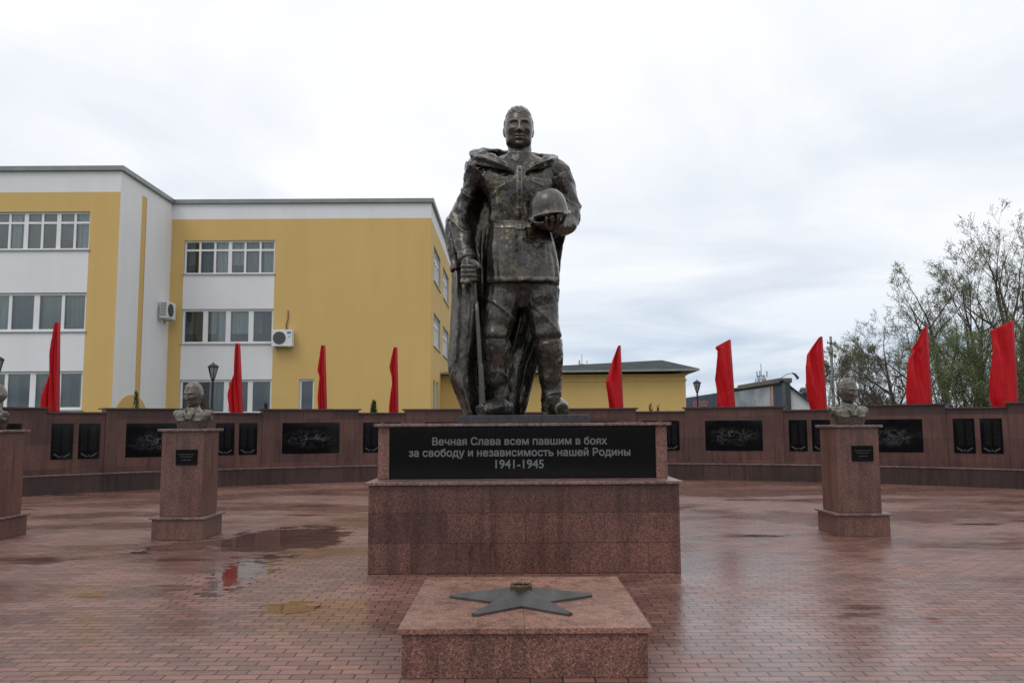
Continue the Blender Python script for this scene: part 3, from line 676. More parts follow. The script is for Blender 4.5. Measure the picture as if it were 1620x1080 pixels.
# head joins the figure mesh at the neck
def join_head(me, hq, mtx):
    nf = len(me.polygons); bm = bmesh.new(); bm.from_mesh(me); hm = hq.mesh('h'); hm.transform(mtx)
    b2 = bmesh.new(); b2.from_mesh(hm); bmesh.ops.recalc_face_normals(b2, faces=b2.faces); b2.to_mesh(hm); b2.free()
    bm.from_mesh(hm); bm.to_mesh(me); bm.free(); bpy.data.meshes.remove(hm); me.update(); return nf
hc = S(820.5, 206, -.07)
nf = join_head(me, head_mesh(3, 0.022), Matrix.Translation(hc) @ Matrix.Rotation(math.radians(-1), 4, 'X') @ Matrix.Rotation(math.radians(2), 4, 'Z') @ Matrix.Diagonal((.585, .60, .61, 1)))
if not me.materials: me.materials.append(M['bronze'])
me.materials.append(M['bronze_face'])
me.polygons.foreach_set('material_index', [0] * nf + [1] * (len(me.polygons) - nf)); me.shade_smooth()
bv = BVHTree.FromObject(fig, bpy.context.evaluated_depsgraph_get()) if False else None
bmt = bmesh.new(); bmt.from_mesh(me); bv = BVHTree.FromBMesh(bmt)
# patches that lie on the figure: outline in photo coordinates, cast along the sight line onto the surface
def patch(name, x0, x1, yl0, yr0, hl, hr, off=0.018, nx=14, ny=5, bend=None, parent=st):
    O = Vector((0, 0, EYE)) - SO; outer = []
    P, Q = [], []
    for j in range(ny + 1):
        rp, rq = [], []
        for i in range(nx + 1):
            t = i / nx; u = j / ny; px = x0 + (x1 - x0) * t; py = yl0 + (yr0 - yl0) * t + u * (hl + (hr - hl) * t) + (bend(t) * u if bend else 0)
            d = CM @ Vector(((px - 810) / F_PX, -(py - 540) / F_PX, -1)); d.normalize()
            h = bv.ray_cast(O, d)
            p = h[0] if h[0] is not None else S(px, py, -.3)
            rp.append(p - d * off); rq.append(p + d * 0.03)
        P.append(rp); Q.append(rq)
    q = MB(); q.grid(P); q.grid(Q)
    bd = lambda G: G[0] + [r[-1] for r in G[1:]] + list(reversed(G[-1][:-1])) + [r[0] for r in reversed(G[1:-1])]
    A, B = bd(P), bd(Q)
    for i in range(len(A)): q.face([A[i], A[(i + 1) % len(A)], B[(i + 1) % len(A)], B[i]])
    return q.build(name, M['bronze'], parent, smooth=False)
patch('placket', 817.5, 826, 262, 262, 68, 68, 0.010, 4, 16)
patch('pocket_flap', 772, 799, 290, 285, 6, 7, 0.014, bend=lambda t: 4 * (1 - abs(2 * t - 1)))
patch('pocket_flap', 842, 873, 280, 285, 7, 6, 0.014, bend=lambda t: 4 * (1 - abs(2 * t - 1)))
patch('belt', 776, 846, 349, 348, 11, 11, 0.014, 30, 3)
patch('buckle', 816, 830, 347, 347, 15, 15, 0.028, 6, 6)
patch('tunic_hem', 771, 883, 437, 437, 5, 5, 0.007, 40, 2)
q = MB()
for i in range(4):
    py = 268 + i * 15; d = CM @ Vector(((822 - 810) / F_PX, -(py - 540) / F_PX, -1)); d.normalize(); h = bv.ray_cast(Vector((0, 0, EYE)) - SO, d)
    if h[0]: q = MB(); q.tube([h[0] - d * .01, h[0] - d * .032], [.020, .014], 10); q.build('button', M['bronze'], st)
bmt.free()

# cape: hood roll, long sheet with folds, shoulder flaps
c = MB()
rows = [(258, 752, 886, .10), (290, 738, 900, .15), (320, 727, 905, .17), (350, 716, 902, .15), (380, 711.5, 893, .12), (410, 712, 888, .04), (440, 714, 885, -.06), (490, 713, 879, -.13), (540, 710, 866, -.15), (575, 708, 852, -.15), (598, 711, 845, -.14), (625, 721, 838, -.12), (657, 734, 831, -.10)]
rows = dense(rows, 5); ns = 120; P, Q = [], []
for py, xl, xr, dl in rows:
    rp, rq = [], []; v = (py - 258) / 400
    for i in range(ns + 1):
        s = i / ns; x = xl + (xr - xl) * s
        lo_ = min(1, max(0, (py - 395) / 60)); e0, e1 = .05 + .17 * lo_, .46 - .09 * lo_
        base = dl + (.34 - dl) * sst(e0, e1, np.array(s)).item() + .03 * math.sin(s * 3) - .13 * lo_ * math.sin(math.pi * min(1, s / .30)) + .10 * lo_ * (1 - min(1, s / .05)) ** 2
        amp = (.02 + .075 * min(1, v * 1.6))
        ss = s + .045 * math.sin(9 * s + 2.5 * v) + .02 * math.sin(23 * s - 3 * v + 1); fo = math.sin(2 * math.pi * (4.6 * ss + .25 * math.sin(2.6 * v)) + .6) ; fo = 1.25 * fo - .25 * fo ** 3
        f2 = .22 * math.sin(2 * math.pi * (11.3 * ss + .7 * v) + 2 + 2 * math.sin(7 * v)) + .12 * math.sin(25 * v + 11 * s)
        d = base + amp * (fo + f2) * (.55 if s > .5 else (.5 if s < .27 else 1))
        p = S(x, py, d); p.z = max(p.z, 0.0); rp.append(p); rq.append(p + Vector((0, .05, 0)))
    P.append(rp); Q.append(rq)
c.grid(P); c.grid(Q)
bd = lambda G: G[0] + [r[-1] for r in G[1:]] + list(reversed(G[-1][:-1])) + [r[0] for r in reversed(G[1:-1])]
A_, B_ = bd(P), bd(Q)
for i in range(len(A_)): c.face([A_[i], A_[(i + 1) % len(A_)], B_[(i + 1) % len(A_)], B_[i]])
cape = c.build('cape', M['bronze'], st)
h = MB()
hoodL = [((822, 238, .24), (822, 254, .36)), ((790, 236, .25), (766, 252, .30)), ((766, 233, .10), (745, 259, .10)), ((766, 236, -.08), (745, 262, -.10)), ((783, 243, -.17), (766, 263, -.31)), ((800, 253, -.25), (792, 268, -.39)), ((813, 264, -.33), (813, 273, -.385))]
hoodR = [((822, 238, .24), (822, 254, .36)), ((850, 243, .25), (868, 252, .30)), ((873, 245, .10), (879, 257, .08)), ((871, 246, -.06), (878, 259, -.08)), ((857, 250, -.17), (863, 265, -.31)), ((843, 256, -.25), (845, 269, -.38)), ((832, 265, -.33), (831, 274, -.385))]
cen = S(820, 256, .0)
for hd_ in (hoodL, hoodR):
    tp = dense([x[0] for x in hd_], 5); bt = dense([x[1] for x in hd_], 5); rings = []
    for k_, (a_, b_) in enumerate(zip(tp, bt)):
        A_, B_ = S(*a_), S(*b_); m_ = (A_ + B_) / 2; out_ = m_ - cen; out_.z = .18; out_.normalize(); w_ = (A_ - B_).length; u_ = k_ / (len(tp) - 1)
        th_ = min(.10, .42 * w_) ; ring = []
        for t in np.linspace(0, 1, 9):
            bul = math.sin(math.pi * t) ** .7 * th_ * (.85 + .35 * math.sin(2 * math.pi * (1.6 * t - 1.3 * u_) + 1))
            ring.append(A_.lerp(B_, t) + out_ * bul)
        for t in (0.85, .5, .15): ring.append(A_.lerp(B_, t) - out_ * .05)
        rings.append(ring)
    h.loft(rings)
stube(h, dense([(760, 268, -.03, 27), (747, 294, .04, 14.5), (737, 316, .06, 13.5), (728, 337, .06, 16), (724.5, 352, .05, 17)], 4), 20)
stube(h, dense([(860, 270, .0, 23), (876, 277, .02, 25.5), (889, 290, .04, 22), (893.5, 304, .06, 18.5)], 4), 20)
stube(h, dense([(716, 345, .10, 9), (714, 375, .06, 10), (717, 400, .0, 9), (722, 428, -.05, 10)], 4), 14)
hood = h.build('hood', M['bronze'], st)
md = hood.modifiers.new('r', 'REMESH'); md.mode = 'VOXEL'; md.voxel_size = 0.0115
sm_ = hood.modifiers.new('s', 'SMOOTH'); sm_.factor = .5; sm_.iterations = 1
me = apply_mods(hood); a = get_co(me); no = get_no(me); X_, Y_, Z_ = a.T
a += no * (.010 * np.sin(9 * X_ + 8 * Z_ + 3 * np.sin(6 * Y_ + 5 * X_)) + .005 * np.sin(25 * Z_ - 16 * X_ + 3 * np.sin(8 * Y_ + 4 * Z_)))[:, None]; set_co(me, a)
for o in (hood, cape):
    if o is cape:
        sb = o.modifiers.new('sub', 'SUBSURF'); sb.levels = 1
    md = o.modifiers.new('d', 'DISPLACE'); md.texture = tx; md.strength = 0.02; md.texture_coords = 'LOCAL'
    apply_mods(o); o.data.shade_smooth()
    if not o.data.materials: o.data.materials.append(M['bronze'])

# helmet held in the left hand
hm_c = S(868.5, 337, -.56); q = MB(); rings = []; n = 40
prof = [(0.02, .325), (.08, .318), (.145, .292), (.20, .235), (.238, .15), (.252, .07), (.262, .02), (.288, -.015), (.290, -.03), (.272, -.02), (.248, .02), (.238, .07), (.22, .15), (.18, .22), (.12, .27), (.02, .295)]
for r, z in prof:
    ring = []
    for i in range(n):
        a_ = 2 * math.pi * i / n; dip = -.02 * math.cos(2 * a_) * (1 if z < .1 else 0)
        ring.append((math.cos(a_) * r * 1.0, math.sin(a_) * r * 1.12, z + dip * max(0, (.1 - z) / .1)))
    rings.append(ring)
q.loft(rings)
hel = q.build('helmet', M['bronze'], st, smooth=True)
hel.location = hm_c; hel.rotation_euler = (math.radians(14), math.radians(-7), 0); hel.scale = (.95, .95, .95)
q = MB(); stube(q, dense([(838, 341, -.66, .9), (839, 347, -.74, .9), (847, 352, -.80, .9), (860, 352, -.80, .9)], 4), 8); q.build('chin_strap', M['bronze'], st, smooth=True)
# rifle standing beside the right leg
q = MB()
stube(q, [(749.5, 412, -.30, 2.0), (750.5, 440, -.30, 2.2), (755, 500, -.31, 2.6)], 12)
q2 = MB()
stube(q2, dense([(754, 478, -.31, 2.9), (757, 530, -.31, 3.4), (759.5, 572, -.31, 4.0), (760.5, 580, -.31, 4.4), (762, 615, -.31, 4.8), (763.5, 653, -.31, 5.2)], 3), 14)
M['bronze_gun'] = bronze('black_bronze', (0.010, 0.009, 0.008), (0.020, 0.017, 0.014), (0.038, 0.032, 0.025), .32, .3, patina=.1, pits=.6)
rf = q2.build('rifle', M['bronze_gun'], st, smooth=True); q.build('barrel', M['bronze_gun'], rf, smooth=True)
# grey base slab
A, B = at(726, 668, 10.15), at(932, 668, 10.15)
boxpart('base_slab', (A.x - SO.x, B.x - SO.x, 10.1 - SO.y, 11.75 - SO.y, 1.624 - SO.z, -0.001), M['slab_grey'], st, 0.008)

# ------------------------------------------------------------------ bust pedestals and busts
def pedestal(x, yf, wd, label, rot=0):
    p = empty('bust_pedestal', (x, yf + 0.4, 0), label, 'pedestal', 'granite pedestals carrying bronze busts'); p.rotation_euler.z = math.radians(rot)
    h = wd / 2
    boxpart('base', (-h - .065, h + .065, -.40, .37, 0, .285), M['granite_ped'], p, .005)
    boxpart('ledge', (-h - .10, h + .10, -.435, .405, .287, .317), M['granite_cap'], p, .005)
    boxpart('shaft', (-h, h, -.30, .32, .319, 1.535), M['granite_ped'], p, .006)
    boxpart('cap', (-h - .05, h + .05, -.35, .37, 1.537, 1.572), M['granite_cap'], p, .005)
    q = boxpart('plaque', (-.10 + .01, .22, -.318, -.296, 1.05, 1.275), M['black'], p, .003)
    for z, a_, b_ in ((1.205, -.05, .18), (1.17, -.03, .16), (1.125, 0.0, .13)):
        xx = a_; t = MB()
        while xx < b_:
            l_ = random.uniform(.012, .035); t.box(xx, min(xx + l_, b_), -.3195, -.3175, z - .006, z + .006); xx += l_ + .008
        t.build('text_line', M['etch'], q)
    return p
ped1 = pedestal(-4.785, 12.0, .61, 'granite pedestal with bust and square plaque between the left corner pedestal and the plinth')
ped2 = pedestal(5.00, 12.0, .62, 'granite pedestal with bust and plaque standing alone right of the big plinth')
ped3 = pedestal(-7.75, 12.0, .62, 'granite pedestal cut off by the left edge of the photo')

def bust(x, y, z, turn, head_turn, label, seed, wd=1.0, hair=.03, open_arm=False):
    o = empty('bronze_bust', (x, y, z), label, 'bust', 'bronze busts on granite pedestals'); o.rotation_euler.z = math.radians(turn)
    b = MB(); R = lambda z, hw, dp, cy=0: [(math.copysign(abs(math.cos(t)) ** .8, math.cos(t)) * hw, cy + math.copysign(abs(math.sin(t)) ** .85, math.sin(t)) * dp, z) for t in np.linspace(0, 2 * np.pi, 28, endpoint=False)]
    b.loft([R(0, .215, .12), R(.05, .235, .135), R(.13, .26, .155), R(.20, .262, .15), R(.245, .22, .13), R(.275, .13, .10), R(.30, .085, .085)])
    b.tube([(0, .02, .24), (0, 0.0, .40)], [.095, .082], 20)
    b.loft([R(.268, .115, .115), R(.315, .093, .10)])
    for s in (-1, 1): b.tube([(s * .15, 0, .175), (s * .22, .0, .195), (s * .282, .01, .208), (s * .292, .01, .208)], [.095, .088, .068, .058], 18)
    for s in (-1, 1):
        b.tube([(s * .02, -.155, .13), (s * .06, -.135, .22), (s * .095, -.08, .285)], [.03, .035, .02], 10)
        b.box(s * .13 - .045, s * .13 + .045, -.153, -.10, .105, .135)
    f = b.build('body', M['bronze_bust'], o)
    md = f.modifiers.new('r', 'REMESH'); md.mode = 'VOXEL'; md.voxel_size = .0075
    sm = f.modifiers.new('s', 'SMOOTH'); sm.factor = .5; sm.iterations = 2
    t2 = bpy.data.textures.new('clay', 'CLOUDS'); t2.noise_scale = .05; t2.noise_depth = 3
    md = f.modifiers.new('d', 'DISPLACE'); md.texture = t2; md.strength = .008; md.texture_coords = 'LOCAL'
    me = apply_mods(f)
    join_head(me, head_mesh(seed, hair, .6), Matrix.Translation((0, -.015, .495)) @ Matrix.Rotation(math.radians(head_turn), 4, 'Z') @ Matrix.Rotation(math.radians(3), 4, 'X') @ Matrix.Diagonal((.375 * wd, .385, .385, 1)))
    if not me.materials: me.materials.append(M['bronze_bust'])
    me.polygons.foreach_set('material_index', [0] * len(me.polygons)); me.shade_smooth(); return o
zt_ = 1.573
bust(-4.77, 12.42, zt_, -4, -14, 'grey bronze bust of a wavy haired man looking left, nearest left of the plinth', 11, 1.0, .022)
bust(5.02, 12.42, zt_, 8, 16, 'grey bronze bust of a man looking right on the lone pedestal right of the plinth', 23, .98, .02)
bust(-7.75, 12.42, zt_, -30, -25, 'grey bronze bust half cut off at the left edge of the photo', 35, 1.0, .025)

# ------------------------------------------------------------------ flags
def flag(label, top, bot, prof, turn=0.0, folds=2.0):
    """top/bot: photo points of the pole's head and of its foot on the wall; prof: (share of the height, width in px) from top to bottom"""
    ang0 = math.atan2(at(bot[0], bot[1], 23).x - WC.x, 15)
    Yd = 23.0
    for _ in range(6):
        p = at(bot[0], bot[1], Yd); r = math.hypot(p.x - WC.x, p.y - WC.y); Yd += (WR + .78 - r) * .8
    B = at(bot[0], bot[1], Yd); T = at(top[0], top[1], Yd)
    o = empty('red_flag', (B.x, B.y, 0), label, 'flag', 'red flags behind the memorial wall')
    pm = MB(); pm.tube([Vector((0, 0, 0)), Vector((0, 0, B.z)), T - Vector((B.x, B.y, 0))], .018, 10); pm.build('pole', M['pole_red'], o, smooth=True)
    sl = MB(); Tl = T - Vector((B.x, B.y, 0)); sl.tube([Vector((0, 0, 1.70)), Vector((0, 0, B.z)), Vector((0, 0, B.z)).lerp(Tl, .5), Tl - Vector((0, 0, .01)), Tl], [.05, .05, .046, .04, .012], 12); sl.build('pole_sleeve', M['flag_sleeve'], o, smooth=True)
    k_ = Yd / F_PX; nz, nx = 60, 26; P = []; ct, st_ = math.cos(math.radians(turn)), math.sin(math.radians(turn))
    hs = [p[0] for p in prof]; wsv = [p[1] for p in prof]; ts = [p[2] if len(p) > 2 else 0 for p in prof]
    rnd = random.Random(int(top[0])); a0 = rnd.random() * 6
    zb = 1.70
    for i in range(nz + 1):
        t = i / nz; row = []
        wz = np.interp(t, hs, wsv) * k_ / max(ct, .3); dz = np.interp(t, hs, ts) * k_
        z = T.z + (zb - T.z) * t; xp = (T.x - B.x) * (z - B.z) / (T.z - B.z) if z > B.z else 0
        for j in range(nx + 1):
            s = j / nx; amp = .135 * s * (.35 + .65 * min(1, t * 3)) * (1.0 if folds < 3 else .8)
            dd = amp * math.sin(2 * math.pi * (folds * s * .7 + .9 * t) + a0) + .05 * s * math.sin(9 * t + 5 * s + a0) + .03 * math.sin(14 * s + 4 * t) * s
            x = -wz * s; 
            row.append((xp - .016 + x * ct + dd * st_ * .4, x * st_ - .02 + dd * ct, z + dz * s))
        P.append(row)
    q = MB(); q.grid(P); cl = q.build('cloth', M['flag'], o, smooth=True)
    so = cl.modifiers.new('so', 'SOLIDIFY'); so.thickness = .006; so.offset = 0
    return o
flag('narrow furled red flag by the left wing, leftmost of the row', (93, 510), (91, 652), [(0, 2), (.15, 4), (.3, 8), (.5, 11), (.75, 14), (1, 14)], 25, 3)
flag('furled red flag beside the lantern, in front of the white spandrel windows', (378, 543), (382, 655), [(0, 2), (.2, 5), (.45, 10), (.65, 13), (.85, 12), (1, 12)], 25, 3)
flag('thin red flag with a side point, next to the small ground floor window', (513, 546), (515, 655), [(0, 2), (.15, 5), (.34, 11, 0), (.42, 7), (.6, 6), (1, 7)], 30, 3)
flag('thin red flag on yellow wall next to the small conifer', (627, 549), (628, 658), [(0, 2), (.12, 5), (.28, 10), (.40, 7), (.7, 7), (1, 9)], 30, 3)
flag('red flag in front of the low yellow annex right of the statue', (980, 546), (984, 651), [(0, 2, -2), (.16, 12, -6), (.3, 18, -8), (.45, 24, -6), (.62, 22), (.8, 20), (1, 20)], 15, 2)
flag('red flag with torn upper tip in front of the billboard pavilion', (1154, 537), (1161, 646), [(0, 21, -11), (.03, 22, -11), (.09, 19, -6), (.2, 20, -2), (.4, 25), (.5, 28), (.7, 26), (1, 26)], 0, 2)
flag('red flag with rounded top just left of the lone right bust', (1299, 532), (1306, 648), [(0, 3, -2), (.08, 16, -8), (.18, 24, -6), (.35, 27, -3), (.6, 26), (.85, 23), (1, 23)], 0, 2)
flag('red flag with notched left edge in front of the bare grey tree', (1465, 516), (1472, 639), [(0, 3, -2), (.1, 18, -14), (.2, 27, -8), (.27, 24, -2), (.35, 32), (.5, 34), (.75, 34), (1, 34)], 0, 2)
flag('red flag at the right end of the row before the tall willow', (1601, 507), (1608, 641), [(0, 35, -16), (.12, 33, -12), (.3, 32), (.5, 34), (.65, 37), (.8, 40), (1, 40)], 0, 2)

# ------------------------------------------------------------------ school building
bx0, bxL, bxC, bxR = -34.0, at(267, 500, 39).x, at(267, 500, 39).x, at(681.5, 480, 39).x
YF, YL, YB = 39.0, 33.75, 53.0
Z = lambda py, Y, px=400: at(px, py, Y).z
bl = empty('school_building', (-14, YF, 0), 'three storey yellow and white school with a projecting left wing and flat roof', 'building')
BO = bl.location.copy()
def facade(name, O, U, Nn, u0, u1, z0, z1, holes, paint, depth=.22):
    """wall with real openings; paint(u,z) gives the material slot of a cell"""
    us = sorted(set([u0, u1] + [h[0] for h in holes] + [h[1] for h in holes] + paint.us)); zs = sorted(set([z0, z1] + [h[2] for h in holes] + [h[3] for h in holes] + paint.zs))
    us = [u for u in us if u0 <= u <= u1]; zs = [z for z in zs if z0 <= z <= z1]
    q = MB(); P = lambda u, n_, z: (O[0] + U[0] * u + Nn[0] * n_ - BO.x, O[1] + U[1] * u + Nn[1] * n_ - BO.y, z)
    for i in range(len(us) - 1):
        for j in range(len(zs) - 1):
            cu, cz = (us[i] + us[i + 1]) / 2, (zs[j] + zs[j + 1]) / 2
            if any(h[0] < cu < h[1] and h[2] < cz < h[3] for h in holes): continue
            q.face([P(us[i], 0, zs[j]), P(us[i + 1], 0, zs[j]), P(us[i + 1], 0, zs[j + 1]), P(us[i], 0, zs[j + 1])], paint(cu, cz))
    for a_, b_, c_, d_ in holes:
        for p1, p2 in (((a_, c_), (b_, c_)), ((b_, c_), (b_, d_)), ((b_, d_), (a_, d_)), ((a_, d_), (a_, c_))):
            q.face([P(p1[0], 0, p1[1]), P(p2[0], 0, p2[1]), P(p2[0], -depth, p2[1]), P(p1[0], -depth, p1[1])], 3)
    return q.build(name, [M['yellow'], M['white'], M['orange_edge'], M['reveal']], bl, recalc=False)
class Paint:
    def __init__(s, rects, base=0):
        s.r = rects; s.b = base; s.us = [x for r in rects for x in r[:2]]; s.zs = [x for r in rects for x in r[2:4]]
    def __call__(s, u, z):
        m = s.b
        for r in s.r:
            if r[0] < u < r[1] and r[2] < z < r[3]: m = r[4]
        return m
def window(O, U, Nn, u0, u1, z0, z1, mull, transom=None, curtains=(), fw=.075, thick=()):
    T = lambda u, n_, z: (O[0] + U[0] * u + Nn[0] * n_ - BO.x, O[1] + U[1] * u + Nn[1] * n_ - BO.y, z)
    q = MB(); d0, d1 = -.20, -.10
    q.box(u0, u1, d0, d1, z0, z0 + fw, T=T); q.box(u0, u1, d0, d1, z1 - fw, z1, T=T)
    q.box(u0, u0 + fw, d0 + .002, d1 - .002, z0 + fw, z1 - fw, T=T); q.box(u1 - fw, u1, d0 + .002, d1 - .002, z0 + fw, z1 - fw, T=T)
    for i, m_ in enumerate(mull):
        w_ = fw * (1.15 if i in thick else .62); q.box(m_ - w_, m_ + w_, d0 + .003, d1 - .003, z0 + fw, z1 - fw, T=T)
    if transom: q.box(u0 + fw, u1 - fw, d0 + .006, d1 - .008, transom - fw * .6, transom + fw * .6, T=T)
    f = q.build('window', M['frame'], bl)
    q = MB(); q.box(u0 + .02, u1 - .02, -.158, -.150, z0 + .02, z1 - .02, T=T); q.build('pane', M['glass'], f)
    q = MB(); q.box(u0 - .06, u1 + .06, -.08, .07, z0 - .05, z0 - .004, T=T); q.build('sill', M['sill'], f)
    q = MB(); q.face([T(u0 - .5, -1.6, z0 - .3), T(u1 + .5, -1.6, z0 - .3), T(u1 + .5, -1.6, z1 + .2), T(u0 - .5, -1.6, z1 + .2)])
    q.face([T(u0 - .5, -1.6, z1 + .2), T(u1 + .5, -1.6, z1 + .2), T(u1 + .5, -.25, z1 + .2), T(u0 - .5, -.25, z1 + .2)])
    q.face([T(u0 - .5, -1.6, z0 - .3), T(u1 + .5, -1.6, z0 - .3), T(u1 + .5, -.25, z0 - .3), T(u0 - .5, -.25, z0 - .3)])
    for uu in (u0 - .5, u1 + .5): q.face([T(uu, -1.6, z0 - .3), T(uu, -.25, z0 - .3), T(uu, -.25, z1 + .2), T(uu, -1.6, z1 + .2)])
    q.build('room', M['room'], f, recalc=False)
    for a_, b_, kind in curtains:
        n = max(6, int((b_ - a_) / .05)); zc_ = z0 + (.03 if int(abs(a_) * 11) % 3 else .30 * (z1 - z0)); top = [T(a_ + (b_ - a_) * i / n, -.34 + .04 * math.sin(i * 1.9 + a_ * 3), z1 - .02) for i in range(n + 1)]
        q = MB(); q.grid([top, [(p[0], p[1], zc_) for p in top]]); q.build('curtain', M[('curtain', 'curtain_grey', 'curtain_warm', 'curtain')[int(abs(a_) * 7 + z0) % 4] if kind else 'curtain_dim'], f, smooth=True)
    return f
def u_at(px, Y, py=500): return at(px, py, Y).x
# --- centre wing front (u = world x)
Uc, Nc = (1, 0), (0, -1); Oc = (0, YF)
zt = Z(322, YF, 275); wx0, wx1 = u_at(288, YF), u_at(432.5, YF)
r1 = (Z(433, YF), Z(380, YF)); r2 = (Z(543, YF), Z(488.5, YF)); r3 = (Z(654, YF), Z(600, YF)); sw = (u_at(475.5, YF), u_at(499, YF))
zband = Z(346, YF, 480)
holes = [(wx0, wx1, *r1), (wx0, wx1, *r2), (wx0, wx1, *r3), (sw[0], sw[1], 1.2, Z(600, YF))]
facade('front_wall', Oc, Uc, Nc, bxC, bxR, 0, zt, holes, Paint([(bxC, bxR, zband, zt, 1), (wx0, wx1, r2[1], r1[0], 1), (wx0, wx1, r3[1], r2[0], 1), (wx0, wx1, 0, r3[0], 1)]))
W = wx1 - wx0; m6 = [wx0 + W * i / 6 for i in range(1, 6)]; m4 = [wx0 + W * i / 4 for i in range(1, 4)]
window(Oc, Uc, Nc, wx0, wx1, *r1, m6, r1[0] + (r1[1] - r1[0]) * .72, [(wx0 + W * a_, wx0 + W * b_, k_) for a_, b_, k_ in ((.02, .10, 0), (.18, .31, 1), (.35, .47, 1), (.51, .64, 1), (.68, .81, 1), (.86, .98, 1))], thick=(2,))
window(Oc, Uc, Nc, wx0, wx1, *r2, m4, None, [(wx0 + W * a_, wx0 + W * b_, k_) for a_, b_, k_ in ((.02, .14, 0), (.27, .36, 1), (.38, .49, 1), (.52, .73, 1), (.78, .86, 0))], thick=(0, 1, 2), fw=.10)
window(Oc, Uc, Nc, wx0, wx1, *r3, [wx0 + W * .5, wx0 + W * .76], None, [(wx0 + W * a_, wx0 + W * b_, k_) for a_, b_, k_ in ((.03, .10, 0), (.30, .46, 0), (.90, .98, 0))], thick=(0, 1), fw=.10)
window(Oc, Uc, Nc, *sw, 1.2, Z(600, YF), [], None, [], fw=.085)
# --- right-hand side wall (u = world y)
Us, Ns = (0, 1), (1, 0); Os = (bxR, 0)
sr1 = (r1[0] - .1, r1[1] + .05); sr2 = (r2[0], r2[1]); sh = []
for (a_, b_) in ((40.5, 44.2), (46.0, 50.0)): sh += [(a_, b_, *sr1), (a_, b_, *sr2)]
nar = [(40.4, 41.3), (42.0, 43.0), (46.2, 47.4)]
sh += [(a_, b_, 1.2, r3[1]) for a_, b_ in nar]
facade('side_wall', Os, Us, Ns, YF, YB, 0, zt, sh, Paint([(YF, YB, zband, zt, 1)]))
for (a_, b_) in ((40.5, 44.2), (46.0, 50.0)):
    for rr in (sr1, sr2): window(Os, Us, Ns, a_, b_, *rr, [a_ + (b_ - a_) * i / 4 for i in (1, 2, 3)], rr[0] + (rr[1] - rr[0]) * .7, [(a_ + .2, b_ - .2, 1)])
for a_, b_ in nar: window(Os, Us, Ns, a_, b_, 1.2, r3[1], [], None, [(a_ + .1, b_ - .1, 1)], fw=.12)
# --- left wing front
Ol = (0, YL); zl = zt
lx1 = u_at(135.5, YL); l1 = (Z(395, YL, 60), Z(335, YL, 60)); l2 = (Z(524, YL, 60), Z(463, YL, 60)); l3 = (Z(648, YL, 60), Z(587, YL, 60)); zlb = Z(304, YL, 100)
lx0 = -27.5
facade('left_wing_front', Ol, Uc, Nc, bx0, bxL, 0, zl, [(lx0, lx1, *r) for r in (l1, l2, l3)], Paint([(bx0, bxL, zlb, zl, 1), (bx0, lx1, l2[1], l1[0], 1), (bx0, lx1, l3[1], l2[0], 1), (bx0, lx1, 0, l3[0], 1)]))
st_u = (u_at(110, YL) - u_at(83, YL))
ml = [lx1 - .66 - .68 * i for i in range(14)]
window(Ol, Uc, Nc, lx0, lx1, *l1, [m for m in ml if m > lx0 + .2], l1[0] + (l1[1] - l1[0]) * .72, [(lx1 - .6, lx1 - .05, 1), (lx1 - 1.3, lx1 - .8, 0), (lx1 - 2.6, lx1 - 2.1, 0), (lx1 - 3.4, lx1 - 3.0, 1), (lx1 - 5.2, lx1 - 4.2, 1)], thick=(1, 3))
ml = [lx1 - 1.0 - 1.09 * i for i in range(10)]
window(Ol, Uc, Nc, lx0, lx1, *l2, [m for m in ml if m > lx0 + .2], None, [(lx1 - .95, lx1 - .05, 1), (lx1 - 2.0, lx1 - 1.1, 1), (lx1 - 3.1, lx1 - 2.2, 0), (lx1 - 4.0, lx1 - 3.3, 1)], thick=(1, 3), fw=.10)
window(Ol, Uc, Nc, lx0, lx1, *l3, [m for m in ml if m > lx0 + .2], None, [(lx1 - .3, lx1 - .05, 1), (lx1 - .95, lx1 - .7, 0), (lx1 - 2.0, lx1 - 1.5, 0), (lx1 - 3.1, lx1 - 2.8, 0)], thick=(1, 3), fw=.10)
# --- left wing inner side (white, one yellow stripe, yellow arch)
s0, s1 = 35.75, 36.25
facade('left_wing_side', (bxL, 0), Us, Ns, YL, YF, 0, zl, [], Paint([(s0, s1 - .08, 0, zl - .5, 0), (s1 - .08, s1, 0, zl - .5, 2)], 1))
q = MB(); ring0, ring1 = [], []
for t in np.linspace(0, math.pi, 25):
    y_, z_ = 35.45 - math.cos(t) * 1.55, (1.85 + 1.13 * math.sin(t)) * (1 if 0 < t < math.pi - .001 else 0)
    ring0.append((bxL - BO.x - .01, y_ - BO.y, z_)); ring1.append((bxL - BO.x + .06, y_ - BO.y, z_))
q.loft([ring0, ring1]); q.build('yellow_arch', M['yellow'], bl)
